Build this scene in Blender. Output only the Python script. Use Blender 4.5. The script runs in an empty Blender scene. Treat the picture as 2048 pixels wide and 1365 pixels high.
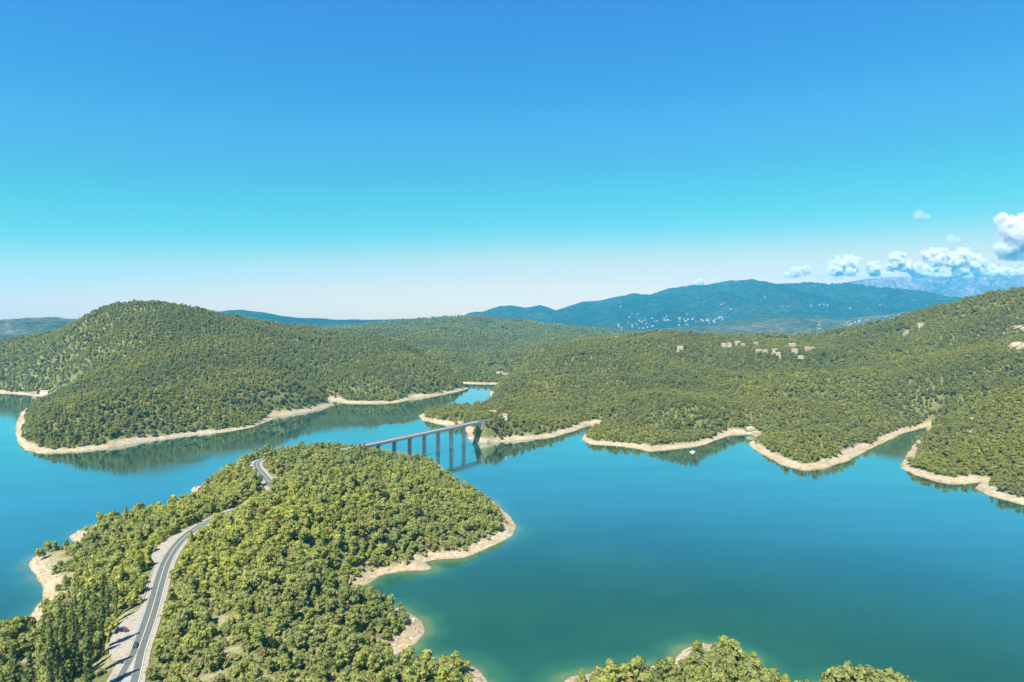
import bpy, math, random
import numpy as np
from mathutils import Vector

# ------------------------------------------------------------------ camera, sky, sun, exposure
SC = bpy.context.scene
COL = SC.collection
W2, HZ, F, CZ = 1024.0, 640.0, 1334.0, 170.0          # photo centre column, horizon row, focal length (px of 2048), camera height (m)
cam_d = bpy.data.cameras.new('camera')
cam = bpy.data.objects.new('camera', cam_d); COL.objects.link(cam)
cam.location = (0, 0, CZ); cam.rotation_euler = (math.radians(90), 0, 0)
cam_d.sensor_width = 36; cam_d.lens = 36 * F / 2048
cam_d.shift_y = -(682.5 - HZ) / 2048
cam_d.clip_start = 1; cam_d.clip_end = 200000
SC.camera = cam

SUN_EL, SUN_AZ = math.radians(54), (-0.50, -0.866)     # horizontal direction TO the sun (behind and left of the camera)
sun_d = bpy.data.lights.new('sun', 'SUN'); sun_d.energy = 5.0; sun_d.angle = math.radians(0.55); sun_d.color = (1.0, 0.95, 0.86)
sun = bpy.data.objects.new('sun', sun_d); COL.objects.link(sun)
sv = Vector((SUN_AZ[0] * math.cos(SUN_EL), SUN_AZ[1] * math.cos(SUN_EL), math.sin(SUN_EL)))
sun.rotation_euler = sv.to_track_quat('Z', 'Y').to_euler()

world = bpy.data.worlds.new('World'); SC.world = world; world.use_nodes = True
wn = world.node_tree.nodes; wl = world.node_tree.links
for n in list(wn): wn.remove(n)
sky = wn.new('ShaderNodeTexSky'); sky.sky_type = 'NISHITA'; sky.sun_disc = False
sky.sun_elevation = SUN_EL; sky.sun_rotation = math.atan2(SUN_AZ[0], SUN_AZ[1])
sky.altitude = 0; sky.air_density = 1.0; sky.dust_density = 0.3; sky.ozone_density = 3.0
SKY_TINT = [(0.0, (1.143, 0.743, 0.473)), (0.03, (1.143, 0.743, 0.473)), (0.0599, (1.321, 0.69, 0.416)), (0.0933, (0.991, 0.731, 0.498)), (0.1264, (0.38, 0.749, 0.588)), (0.1512, (0.303, 0.754, 0.599)), (0.1842, (0.242, 0.783, 0.672)), (0.2277, (0.25, 0.708, 0.717)), (0.2786, (0.278, 0.781, 0.943)), (0.3132, (0.208, 0.735, 0.874)), (0.4304, (0.231, 0.739, 1.193)), (1.0, (0.231, 0.739, 1.193))]
tc = wn.new('ShaderNodeTexCoord'); sx = wn.new('ShaderNodeSeparateXYZ'); wl.new(tc.outputs['Generated'], sx.inputs[0])
ramp = wn.new('ShaderNodeValToRGB'); ramp.color_ramp.interpolation = 'B_SPLINE'
while len(ramp.color_ramp.elements) < len(SKY_TINT): ramp.color_ramp.elements.new(0.5)
for e, (p, c) in zip(ramp.color_ramp.elements, SKY_TINT):
    e.position = p; e.color = (c[0] / 2, c[1] / 2, c[2] / 2, 1)
az = wn.new('ShaderNodeMapRange'); az.inputs[1].default_value = 0.0; az.inputs[2].default_value = -0.62; az.inputs[3].default_value = 0.0; az.inputs[4].default_value = 0.034
wl.new(sx.outputs['X'], az.inputs[0]); azs = wn.new('ShaderNodeMath'); azs.operation = 'ADD'; wl.new(sx.outputs['Z'], azs.inputs[0]); wl.new(az.outputs[0], azs.inputs[1]); wl.new(azs.outputs[0], ramp.inputs[0])
mul = wn.new('ShaderNodeMix'); mul.data_type = 'RGBA'; mul.blend_type = 'MULTIPLY'; mul.inputs[0].default_value = 1
mul.clamp_result = False
wl.new(sky.outputs[0], mul.inputs[6]); wl.new(ramp.outputs[0], mul.inputs[7])
bg = wn.new('ShaderNodeBackground'); bg.inputs[1].default_value = 0.15
wo = wn.new('ShaderNodeOutputWorld')
wl.new(mul.outputs[2], bg.inputs[0]); wl.new(bg.outputs[0], wo.inputs[0])

SC.view_settings.view_transform = 'Standard'; SC.view_settings.look = 'None'
SC.view_settings.exposure = 1.25; SC.view_settings.gamma = 1
SC.cycles.max_bounces = 6; SC.cycles.diffuse_bounces = 3; SC.cycles.glossy_bounces = 2
SC.cycles.transmission_bounces = 3; SC.cycles.volume_bounces = 3; SC.cycles.transparent_max_bounces = 12

rnd = random.Random(7)
rng = np.random.default_rng(11)

# ------------------------------------------------------------------ helpers
def P(px, py, z=0.0):
    Y = F * (CZ - z) / (py - HZ)
    return ((px - W2) / F * Y, Y)
def PY(px, py, Y):
    return ((px - W2) / F * Y, Y, CZ - (py - HZ) / F * Y)
def proj(x, y, z):
    return W2 + F * x / y, HZ - F * (z - CZ) / y

def tag(o, label=None, cat=None, group=None, kind=None):
    if label: o['label'] = label
    if cat: o['category'] = cat
    if group: o['group'] = group
    if kind: o['kind'] = kind
    return o
def empty(name, loc, rz=0.0):
    o = bpy.data.objects.new(name, None); COL.objects.link(o); o.location = loc; o.rotation_euler = (0, 0, rz)
    o.empty_display_size = 0.1
    return o
def mesh_np(name, V, Fc, mats, midx=None, smooth=False):
    me = bpy.data.meshes.new(name)
    V = np.asarray(V, np.float32)
    if isinstance(Fc, np.ndarray):
        n, k = Fc.shape
        me.vertices.add(len(V)); me.vertices.foreach_set('co', V.ravel())
        me.loops.add(n * k); me.loops.foreach_set('vertex_index', Fc.astype(np.int32).ravel())
        me.polygons.add(n); me.polygons.foreach_set('loop_start', np.arange(0, n * k, k, dtype=np.int32))
        me.update(calc_edges=True)
    else:
        me.from_pydata([tuple(map(float, v)) for v in V], [], Fc)
    for m in mats: me.materials.append(m)
    if midx is not None: me.polygons.foreach_set('material_index', np.asarray(midx, np.int32))
    if smooth: me.polygons.foreach_set('use_smooth', np.ones(len(me.polygons), bool))
    me.update()
    return me
def link(name, me, parent=None, loc=None):
    o = bpy.data.objects.new(name, me); COL.objects.link(o)
    if parent: o.parent = parent
    if loc is not None: o.location = loc
    return o
class MB:
    def __init__(s): s.v = []; s.f = []; s.m = []
    def add(s, v, f, m=0):
        b = len(s.v); s.v += [tuple(p) for p in v]; s.f += [tuple(i + b for i in q) for q in f]; s.m += [m] * len(f)
    def box(s, c, d, rz=0.0, m=0, taper=1.0):
        hx, hy, hz = d[0] / 2, d[1] / 2, d[2] / 2; cs, sn = math.cos(rz), math.sin(rz); v = []
        for sz in (-1, 1):
            t = taper if sz > 0 else 1.0
            for a, b_ in ((-1, -1), (1, -1), (1, 1), (-1, 1)):
                x, y = a * hx * t, b_ * hy * t
                v.append((c[0] + x * cs - y * sn, c[1] + x * sn + y * cs, c[2] + sz * hz))
        s.add(v, [(0, 3, 2, 1), (4, 5, 6, 7), (0, 1, 5, 4), (1, 2, 6, 5), (2, 3, 7, 6), (3, 0, 4, 7)], m)
    def prism(s, pts, z0, z1, m=0):
        n = len(pts); v = [(x, y, z0) for x, y in pts] + [(x, y, z1) for x, y in pts]
        s.add(v, [tuple(range(n))[::-1], tuple(range(n, 2 * n))] + [(i, (i + 1) % n, n + (i + 1) % n, n + i) for i in range(n)], m)
    def tube(s, p0, p1, r0, r1, n=6, m=0):
        p0, p1 = Vector(p0), Vector(p1); q = (p1 - p0).to_track_quat('Z', 'Y'); v = []
        for p, r in ((p0, r0), (p1, r1)):
            for i in range(n):
                a = 2 * math.pi * i / n; v.append(tuple(p + q @ Vector((r * math.cos(a), r * math.sin(a), 0))))
        s.add(v, [(i, (i + 1) % n, n + (i + 1) % n, n + i) for i in range(n)] + [tuple(range(n))[::-1], tuple(range(n, 2 * n))], m)
    def build(s, name, mats, parent=None, loc=None, smooth=False):
        if not isinstance(mats, (list, tuple)): mats = [mats]
        return link(name, s.mesh(name, mats, smooth), parent, loc)
    def mesh(s, name, mats, smooth=False):
        if not isinstance(mats, (list, tuple)): mats = [mats]
        return mesh_np(name, s.v, s.f, mats, s.m, smooth)

# value noise
def _h(ix, iy, sd):
    n = (ix.astype(np.int64) * 374761393 + iy.astype(np.int64) * 668265263 + sd * 1442695041) & 0xffffffff
    n = ((n ^ (n >> 13)) * 1274126177) & 0xffffffff
    n = ((n ^ (n >> 16)) * 2246822519) & 0xffffffff
    return ((n ^ (n >> 15)) & 0xffffff) / float(0xffffff)
def vnoise(x, y, sc, sd=0):
    x = np.asarray(x, float) / sc + 1000.3; y = np.asarray(y, float) / sc + 1000.7
    ix = np.floor(x); iy = np.floor(y); fx = x - ix; fy = y - iy
    fx = fx * fx * fx * (fx * (fx * 6 - 15) + 10); fy = fy * fy * fy * (fy * (fy * 6 - 15) + 10)
    a = _h(ix, iy, sd); b = _h(ix + 1, iy, sd); c = _h(ix, iy + 1, sd); d = _h(ix + 1, iy + 1, sd)
    return ((a * (1 - fx) + b * fx) * (1 - fy) + (c * (1 - fx) + d * fx) * fy) * 2 - 1
def fbm(x, y, sc, sd=0, o=4, g=0.5):
    t = 0; a = 1.0; s = 0
    for k in range(o):
        t = t + a * vnoise(x * math.cos(k) + y * math.sin(k), -x * math.sin(k) + y * math.cos(k), sc / 2 ** k, sd + k * 17); s += a; a *= g
    return t / s
def sstep(a, b, x):
    t = np.clip((x - a) / (b - a), 0, 1); return t * t * (3 - 2 * t)

# ------------------------------------------------------------------ materials
MATS = {}
def mat(name):
    m = bpy.data.materials.new(name); m.use_nodes = True; nt = m.node_tree
    for n in list(nt.nodes): nt.nodes.remove(n)
    out = nt.nodes.new('ShaderNodeOutputMaterial'); MATS[name] = m
    def N(t, **kw):
        n = nt.nodes.new('ShaderNode' + t)
        for k, v in kw.items():
            if k.startswith('i_'): n.inputs[k[2:].replace('_', ' ')].default_value = v
            else: setattr(n, k, v)
        return n
    def L(a, b): nt.links.new(a, b)
    return m, N, L, out
def ramp_node(N, L, src, stops, interp='LINEAR'):
    r = N('ValToRGB'); r.color_ramp.interpolation = interp
    while len(r.color_ramp.elements) < len(stops): r.color_ramp.elements.new(0.5)
    for e, (p, c) in zip(r.color_ramp.elements, stops): e.position = p; e.color = (*c, 1)
    L(src, r.inputs[0]); return r.outputs[0]
def mixc(N, L, fac, a, b, mode='MIX'):
    n = N('Mix', data_type='RGBA', blend_type=mode)
    for sock, v in ((n.inputs[0], fac), (n.inputs[6], a), (n.inputs[7], b)):
        if isinstance(v, (int, float)): sock.default_value = v
        elif isinstance(v, tuple): sock.default_value = (*v, 1)
        else: L(v, sock)
    return n.outputs[2]
def noise_out(N, L, vec, scale, detail=4, rough=0.55):
    n = N('TexNoise'); n.inputs['Scale'].default_value = scale; n.inputs['Detail'].default_value = detail; n.inputs['Roughness'].default_value = rough
    if vec is not None: L(vec, n.inputs['Vector'])
    return n.outputs['Fac']

def surf(name, cols, scale=1.0, rough=0.85, bump=0.0, metal=0.0, detail=5):
    m, N, L, out = mat(name)
    g = N('NewGeometry'); nz = noise_out(N, L, g.outputs['Position'], scale, detail)
    k = len(cols); c = ramp_node(N, L, nz, [(0.3 + 0.4 * i / max(1, k - 1), cc) for i, cc in enumerate(cols)])
    b = N('BsdfPrincipled'); L(c, b.inputs['Base Color']); b.inputs['Roughness'].default_value = rough; b.inputs['Metallic'].default_value = metal
    if bump:
        bn = N('Bump'); bn.inputs['Strength'].default_value = 1; bn.inputs['Distance'].default_value = bump; L(nz, bn.inputs['Height']); L(bn.outputs[0], b.inputs['Normal'])
    L(b.outputs[0], out.inputs[0]); return m

def foliage_mat(name, cols, patch=0.35):
    """colour varies from tree to tree and in broad stands over the hills"""
    m, N, L, out = mat(name)
    oi = N('ObjectInfo'); g = N('NewGeometry')
    base = ramp_node(N, L, oi.outputs['Random'], [(i / max(1, len(cols) - 1), c) for i, c in enumerate(cols)])
    st = noise_out(N, L, oi.outputs['Location'], 0.006, 3)
    stc = ramp_node(N, L, st, [(0.36, (0.86, 0.88, 0.98)), (0.5, (1, 1, 1)), (0.64, (1.16, 1.12, 0.86))])
    c1 = mixc(N, L, 1.0, base, stc, 'MULTIPLY')
    cl = noise_out(N, L, g.outputs['Position'], 0.55, 2)
    clc = ramp_node(N, L, cl, [(0.35, (0.84, 0.86, 0.82)), (0.65, (1.2, 1.19, 1.1))])
    c2 = mixc(N, L, 1.0, c1, clc, 'MULTIPLY')
    d = N('BsdfDiffuse'); L(c2, d.inputs[0])
    t = N('BsdfTranslucent'); L(c2, t.inputs[0])
    mx = N('MixShader'); mx.inputs[0].default_value = 0.46; L(d.outputs[0], mx.inputs[1]); L(t.outputs[0], mx.inputs[2])
    L(mx.outputs[0], out.inputs[0]); return m

M_pine = foliage_mat('pine_needles', [(0.23, 0.265, 0.075), (0.33, 0.35, 0.095), (0.275, 0.295, 0.11), (0.38, 0.39, 0.11)])
M_oak = foliage_mat('oak_leaves', [(0.2, 0.24, 0.07), (0.35, 0.37, 0.10), (0.27, 0.285, 0.12)])
M_hill = foliage_mat('hill_pine_needles', [(0.20, 0.215, 0.065), (0.25, 0.26, 0.075), (0.225, 0.235, 0.085), (0.30, 0.30, 0.085)])
M_dry = foliage_mat('dry_shrub', [(0.36, 0.33, 0.13), (0.42, 0.38, 0.15), (0.33, 0.33, 0.12)])
M_cyp = foliage_mat('cypress_leaves', [(0.15, 0.19, 0.065), (0.20, 0.235, 0.075), (0.17, 0.21, 0.07)])
M_dark = foliage_mat('dark_leaves', [(0.045, 0.065, 0.03), (0.06, 0.08, 0.03)])
M_rust = foliage_mat('rusty_leaves', [(0.26, 0.215, 0.09), (0.31, 0.25, 0.10), (0.25, 0.22, 0.11)])
M_yel = foliage_mat('yellow_leaves', [(0.42, 0.3, 0.06), (0.4, 0.32, 0.08)])
M_bark = surf('bark', [(0.13, 0.10, 0.07), (0.24, 0.2, 0.15)], 3, 0.95)
M_concrete = surf('concrete', [(0.34, 0.32, 0.27), (0.46, 0.44, 0.385)], 0.3, 0.85, 0.02)
M_deck = surf('deck_asphalt', [(0.2, 0.2, 0.19), (0.27, 0.27, 0.25)], 0.4, 0.9)
M_asph = surf('asphalt', [(0.065, 0.07, 0.06), (0.09, 0.096, 0.083), (0.075, 0.08, 0.068)], 0.25, 0.9)
M_line = surf('road_paint', [(0.30, 0.31, 0.25), (0.42, 0.42, 0.35)], 0.5, 0.8)
M_verge = surf('gravel_verge', [(0.18, 0.15, 0.11), (0.29, 0.255, 0.20), (0.23, 0.2, 0.15)], 0.35, 0.95, 0.05)
M_island = surf('pale_island_paving', [(0.22, 0.20, 0.165), (0.31, 0.28, 0.235)], 0.4, 0.9)
M_rock = surf('pale_rock', [(0.22, 0.17, 0.11), (0.34, 0.28, 0.2), (0.42, 0.36, 0.27)], 0.25, 0.95, 0.25)
M_wall = surf('render_wall', [(0.36, 0.32, 0.2), (0.44, 0.39, 0.27)], 0.3, 0.9)
M_far_white = surf('far_white_wall', [(0.27, 0.27, 0.25), (0.34, 0.33, 0.31)], 0.3, 0.9)
M_white = surf('white_wall', [(0.42, 0.41, 0.36), (0.5, 0.49, 0.45)], 0.3, 0.9)
M_pink = surf('pink_wall', [(0.36, 0.25, 0.17), (0.42, 0.3, 0.22)], 0.3, 0.9)
M_roof = surf('roof_tile', [(0.4, 0.2, 0.12), (0.52, 0.3, 0.19)], 0.9, 0.9)
M_pale_roof = surf('pale_roof_tile', [(0.26, 0.19, 0.12), (0.33, 0.25, 0.17)], 0.9, 0.9)
M_glass = surf('window_glass', [(0.04, 0.05, 0.06), (0.06, 0.07, 0.08)], 0.5, 0.15)
M_shut = surf('shutter_paint', [(0.2, 0.25, 0.24), (0.26, 0.3, 0.28)], 0.8, 0.6)
M_steel = surf('galvanised_steel', [(0.5, 0.51, 0.52), (0.6, 0.6, 0.6)], 1.5, 0.45, 0, 0.6)
M_car = surf('dark_car_paint', [(0.02, 0.025, 0.035), (0.03, 0.033, 0.04)], 0.5, 0.25)
M_car2 = surf('plum_car_paint', [(0.07, 0.035, 0.06), (0.09, 0.045, 0.075)], 0.5, 0.25)
M_tyre = surf('tyre_rubber', [(0.02, 0.02, 0.02), (0.035, 0.035, 0.035)], 4, 0.9)
M_boat = surf('boat_gelcoat', [(0.8, 0.8, 0.78), (0.86, 0.86, 0.85)], 0.5, 0.3)

# ------------------------------------------------------------------ the lake outline (water edge traced on the z = 0 plane)
SH_D = [(-1600, 768), (-900, 772), (-300, 778), (-60, 782), (0, 786), (40, 789), (85, 794), (128, 796), (95, 803), (60, 812), (42, 826), (33, 845), (32, 868), (36, 885), (52, 902), (78, 908), (150, 904), (220, 896),
        (300, 882), (380, 871), (450, 864), (505, 855), (546, 839), (540, 833), (585, 829), (630, 822), (668, 811), (660, 800), (668, 802), (690, 807), (745, 807.5), (795, 806), (832, 796), (870, 792.5),
        (912, 784), (938, 777.5), (925, 772.5), (905, 768), (915, 766.5), (960, 768.5), (1000, 768.5), (1026, 767)]
SH_C = [(1024, 772), (990, 777), (980, 785), (982, 795), (975, 806), (955, 815), (905, 820), (850, 825), (837, 832), (843, 841), (875, 848), (915, 852), (930, 858), (934, 866), (937, 878), (945, 887), (965, 888), (988, 885),
        (1010, 884), (1050, 881), (1110, 874), (1150, 862), (1187, 850), (1188, 858), (1168, 870), (1163, 879), (1180, 889), (1232, 891), (1265, 896), (1300, 904), (1350, 899), (1400, 892), (1440, 879),
        (1472, 867), (1500, 869), (1512, 874), (1498, 886), (1502, 897), (1530, 912), (1562, 930), (1604, 941), (1645, 939), (1690, 925), (1740, 899), (1800, 870), (1862, 851), (1850, 868), (1828, 888), (1815, 908),
        (1800, 935), (1830, 951), (1880, 965), (1930, 970), (1968, 964), (1950, 978), (1985, 994), (2048, 1010), (2150, 1035), (2400, 1080), (2900, 1120)]
SH_E = [(2900, 1500), (2200, 1480), (1980, 1440), (1880, 1395), (1790, 1372), (1700, 1366), (1640, 1376), (1585, 1392), (1545, 1360), (1500, 1318), (1450, 1294), (1405, 1286), (1372, 1298), (1335, 1330),
        (1250, 1342), (1175, 1345), (1135, 1352), (1112, 1372), (1090, 1420), (1050, 1470)]
SH_A = [(1010, 1450), (985, 1400), (976, 1365), (958, 1342), (925, 1328), (880, 1324), (820, 1322), (778, 1314), (806, 1302), (832, 1288), (848, 1262), (840, 1240), (812, 1224), (786, 1216), (748, 1212),
        (716, 1200), (700, 1184), (738, 1168), (762, 1151), (805, 1144), (858, 1142), (862, 1133), (845, 1124), (872, 1119), (920, 1116), (960, 1103), (1000, 1087), (1026, 1070), (1034, 1054), (1026, 1040),
        (1008, 1022), (985, 1003), (950, 982), (914, 962), (895, 946), (880, 930), (850, 914), (800, 905), (740, 895), (680, 890), (620, 892), (560, 905), (520, 924), (480, 944), (430, 962), (395, 975), (384, 990),
        (372, 1012), (300, 1026), (235, 1036), (190, 1050), (158, 1064), (137, 1074), (150, 1086), (128, 1098), (90, 1104), (66, 1116), (54, 1130), (74, 1150), (84, 1180), (86, 1200), (64, 1226), (50, 1250), (10, 1262), (-60, 1262),
        (-400, 1290), (-1200, 1330), (-2200, 1330)]
LAKE = np.array([P(a, b) for a, b in SH_D + SH_C + SH_E + SH_A])
# small natural wiggle of the shore
def wiggle(poly):
    out = []
    n = len(poly)
    for i in range(n):
        a, b = poly[i], poly[(i + 1) % n]; L_ = np.hypot(*(b - a)); k = max(1, min(40, int(L_ / 9)))
        for j in range(k):
            t = j / k; p = a + (b - a) * t
            if L_ < 400:
                p = p + 1.6 * np.array([vnoise(p[0], p[1], 14, 5), vnoise(p[0], p[1], 14, 9)])
            out.append(p)
    return np.array(out)
LAKE_F = wiggle(LAKE)

def seg_dist(x, y, A, B):
    """distance to a set of segments, chunked over the segments"""
    best = np.full(x.shape, 1e18)
    for (ax, ay), (bx, by) in zip(A, B):
        dx, dy = bx - ax, by - ay; l2 = dx * dx + dy * dy + 1e-9
        t = np.clip(((x - ax) * dx + (y - ay) * dy) / l2, 0, 1)
        d = (x - ax - t * dx) ** 2 + (y - ay - t * dy) ** 2
        np.minimum(best, d, out=best)
    return np.sqrt(best)
def inside(x, y, poly):
    c = np.zeros(x.shape, bool); n = len(poly)
    for i in range(n):
        x0, y0 = poly[i]; x1, y1 = poly[(i + 1) % n]
        if y0 == y1: continue
        m = ((y0 > y) != (y1 > y)) & (x < (x1 - x0) * (y - y0) / (y1 - y0) + x0); c ^= m
    return c
# signed distance on a lookup raster (positive on land), bilinear sampling
RX0, RX1, RY0, RY1, RD = -2700.0, 2700.0, 60.0, 1960.0, 4.0
gx = np.arange(RX0, RX1 + 1, RD); gy = np.arange(RY0, RY1 + 1, RD)
GX, GY = np.meshgrid(gx, gy)
def raster_sd():
    sd = np.full(GX.shape, 1e9)
    n = len(LAKE_F); A = LAKE_F; B = np.roll(LAKE_F, -1, 0)
    for a, b in zip(A, B):                                       # local window per segment
        R = 200
        i0 = max(0, int((min(a[0], b[0]) - R - RX0) / RD)); i1 = min(len(gx), int((max(a[0], b[0]) + R - RX0) / RD) + 1)
        j0 = max(0, int((min(a[1], b[1]) - R - RY0) / RD)); j1 = min(len(gy), int((max(a[1], b[1]) + R - RY0) / RD) + 1)
        if i0 >= i1 or j0 >= j1: continue
        xs = GX[j0:j1, i0:i1]; ys = GY[j0:j1, i0:i1]
        dx, dy = b - a; l2 = dx * dx + dy * dy + 1e-9
        t = np.clip(((xs - a[0]) * dx + (ys - a[1]) * dy) / l2, 0, 1)
        d = np.sqrt((xs - a[0] - t * dx) ** 2 + (ys - a[1] - t * dy) ** 2)
        np.minimum(sd[j0:j1, i0:i1], d, out=sd[j0:j1, i0:i1])
    sd = np.minimum(sd, 200)
    return np.where(inside(GX, GY, LAKE_F), -sd, sd)
SD = raster_sd()
def bil(R, x, y, outside):
    u = (x - RX0) / RD; v = (y - RY0) / RD
    ok = (u >= 0) & (v >= 0) & (u < len(gx) - 1.001) & (v < len(gy) - 1.001)
    uu = np.clip(u, 0, len(gx) - 1.001); vv = np.clip(v, 0, len(gy) - 1.001)
    i = uu.astype(int); j = vv.astype(int); a = uu - i; b = vv - j
    r = (R[j, i] * (1 - a) + R[j, i + 1] * a) * (1 - b) + (R[j + 1, i] * (1 - a) + R[j + 1, i + 1] * a) * b
    return np.where(ok, r, outside)
def shore(x, y): return bil(SD, x, y, 200.0)

# ------------------------------------------------------------------ road and bridge axis
def zp(px, py, z): X, Y = P(px, py, z); return (X, Y, z)
BD = np.array([0.5602, 0.8284]); BN = np.array([0.8284, -0.5602])      # bridge direction and its right-hand side
BP0 = np.array([-153.6, 765.0]); SPAN = 26.4; DECK = 29.0
BS = BP0 - BD * SPAN; BE = BP0 + BD * (SPAN * 7.0 + 8)
road_ctl = [zp(170, 1520, 19), zp(215, 1440, 20), zp(251, 1365, 20), zp(279, 1292, 20.5), zp(303, 1222, 21), zp(319, 1165, 21.5), zp(331, 1128, 22), zp(348, 1098, 22.3), zp(374, 1070, 22.7), zp(412, 1046, 23),
            zp(455, 1026, 23.3), zp(495, 1011, 23.6), (-208.0, 546.0, 23.9), zp(546, 986, 24.2), zp(541, 968, 24.8), zp(527, 950, 25.4), zp(514, 934, 26), (-257.0, 676.0, 26.6), (-249.0, 693.0, 27.2), (-230.0, 705.0, 27.8),
            (-206.0, 713.0, 28.4), (-186.0, 724.0, 28.8), (BS[0], BS[1], DECK)]
def catmull(pts, step=3.0):
    pts = [np.array(p, float) for p in pts]; pts = [2 * pts[0] - pts[1]] + pts + [2 * pts[-1] - pts[-2]]; out = []
    for i in range(1, len(pts) - 2):
        p0, p1, p2, p3 = pts[i - 1:i + 3]; k = max(2, int(np.linalg.norm(p2 - p1) / step))
        for j in range(k):
            t = j / k; out.append(0.5 * ((2 * p1) + (-p0 + p2) * t + (2 * p0 - 5 * p1 + 4 * p2 - p3) * t * t + (-p0 + 3 * p1 - 3 * p2 + p3) * t ** 3))
    out.append(pts[-2]); return np.array(out)
ROAD = catmull(road_ctl)
far_road_ctl = [(BE[0], BE[1], DECK), (BE[0] + 9, BE[1] + 14, 29), (BE[0] + 19, BE[1] + 32, 28.6), (BE[0] + 27, BE[1] + 56, 28), (BE[0] + 34, BE[1] + 90, 28), (BE[0] + 40, BE[1] + 112, 28)]
ROAD2 = catmull(far_road_ctl)
def road_near(x, y, road):
    """distance to the road axis and its height there"""
    best = np.full(x.shape, 1e9); zz = np.zeros(x.shape)
    sel = (x > road[:, 0].min() - 40) & (x < road[:, 0].max() + 40) & (y > road[:, 1].min() - 40) & (y < road[:, 1].max() + 40)
    xs, ys = x[sel], y[sel]; b = np.full(xs.shape, 1e9); zs = np.zeros(xs.shape)
    for a, c in zip(road[:-1], road[1:]):
        dx, dy = c[0] - a[0], c[1] - a[1]; t = np.clip(((xs - a[0]) * dx + (ys - a[1]) * dy) / (dx * dx + dy * dy), 0, 1)
        d = np.hypot(xs - a[0] - t * dx, ys - a[1] - t * dy); m = d < b; b[m] = d[m]; zs[m] = (a[2] + t * (c[2] - a[2]))[m]
    best[sel] = b; zz[sel] = zs; return best, zz

# ------------------------------------------------------------------ relief: control heights
K = 1.7
CT = []
def c3(px, py, Yo, sub=12.0): x, y, z = PY(px, py, Yo * K); CT.append((x, y, z - sub))
def cz(px, py, z): X, Y = P(px, py, z); CT.append((X, Y, z))
# left hill
for a in [(-200, 735, 1050), (-60, 715, 1050), (0, 700, 1080), (60, 680, 1080), (105, 662, 1080), (150, 642, 1060), (180, 622, 1040), (215, 606, 1010), (260, 600, 1000), (320, 601, 1010), (360, 610, 1030), (400, 616, 1050), (440, 627, 1080),
          (480, 636, 1120), (530, 645, 1160), (580, 655, 1200), (640, 664, 1220), (690, 672, 1150),
          (40, 740, 990), (100, 720, 930), (180, 690, 880), (140, 770, 800), (260, 660, 880), (270, 768, 600), (200, 785, 592), (120, 815, 570), (200, 735, 790), (330, 700, 800), (340, 775, 620), (400, 803, 612), (230, 760, 700),
          (400, 650, 920), (440, 700, 810), (520, 700, 850), (560, 745, 730), (450, 780, 660), (520, 810, 640), (610, 790, 730), (600, 700, 950), (640, 735, 930), (655, 765, 850),
          (700, 690, 1020), (750, 672, 1080), (800, 682, 1080), (760, 730, 900), (700, 745, 880), (750, 738, 872), (700, 752, 880), (840, 700, 1060), (870, 725, 960), (880, 760, 880), (900, 735, 1000), (820, 750, 880), (690, 780, 830)]: c3(*a)
# behind: middle ridge and valley
for a in [(480, 650, 1900), (560, 660, 2000), (640, 664, 2300), (700, 655, 2400), (760, 648, 2500), (820, 643, 2500), (880, 637, 2500), (930, 633, 2500), (980, 636, 2500), (1030, 643, 2450), (1080, 650, 2400), (1130, 657, 2350), (1180, 667, 2300), (1250, 675, 2300),
          (780, 665, 2050), (850, 660, 1950), (900, 668, 1900), (960, 672, 1850), (1000, 665, 2050), (1060, 668, 2000), (1120, 680, 1800), (860, 700, 1450), (920, 705, 1500), (980, 708, 1550), (1040, 705, 1500), (1100, 700, 1450), (900, 740, 1180), (950, 742, 1170), (1000, 744, 1160), (1030, 735, 1200), (1080, 715, 1200),
          (1150, 690, 1500), (-300, 680, 2500), (0, 690, 2300), (200, 680, 2500), (400, 675, 2300)]: c3(*a)
# right hills
for a in [(1060, 700, 1020), (1110, 688, 1020), (1160, 678, 1040), (1210, 671, 1060), (1300, 667, 1060), (1380, 667, 1060), (1440, 667, 1060), (1500, 672, 1040), (1560, 679, 1020), (1620, 676, 1050), (1680, 662, 1080), (1730, 648, 1080), (1780, 636, 1060), (1830, 626, 1030), (1880, 607, 990), (1930, 594, 960),
          (1980, 583, 930), (2048, 573, 900), (2150, 560, 880), (2400, 560, 860), (2800, 590, 850),
          (1030, 745, 900), (1010, 800, 760), (1060, 800, 730), (1060, 760, 820), (1130, 740, 860), (1130, 800, 700), (1200, 720, 880), (1230, 780, 720), (1170, 830, 640), (1260, 850, 590), (1320, 720, 860), (1320, 808, 592), (1400, 740, 790), (1390, 790, 592), (1440, 800, 620), (1450, 700, 930), (1470, 790, 690), (1490, 840, 620), (1520, 750, 780), (1510, 800, 680),
          (1560, 720, 850), (1590, 800, 620), (1640, 740, 740), (1630, 845, 515), (1680, 852, 505), (1570, 860, 530), (1700, 800, 620), (1690, 870, 540), (1740, 700, 830), (1800, 760, 680), (1820, 810, 600), (1860, 830, 550), (1870, 690, 800), (1900, 770, 620), (1960, 690, 720), (1930, 840, 500), (1900, 900, 455), (2000, 780, 540), (2040, 870, 440), (2048, 940, 395), (2048, 700, 650),
          (2200, 750, 560), (2300, 900, 420), (2500, 700, 700), (2900, 900, 500), (970, 833, 668), (940, 836, 672), (900, 838, 684)]: c3(*a)
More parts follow.
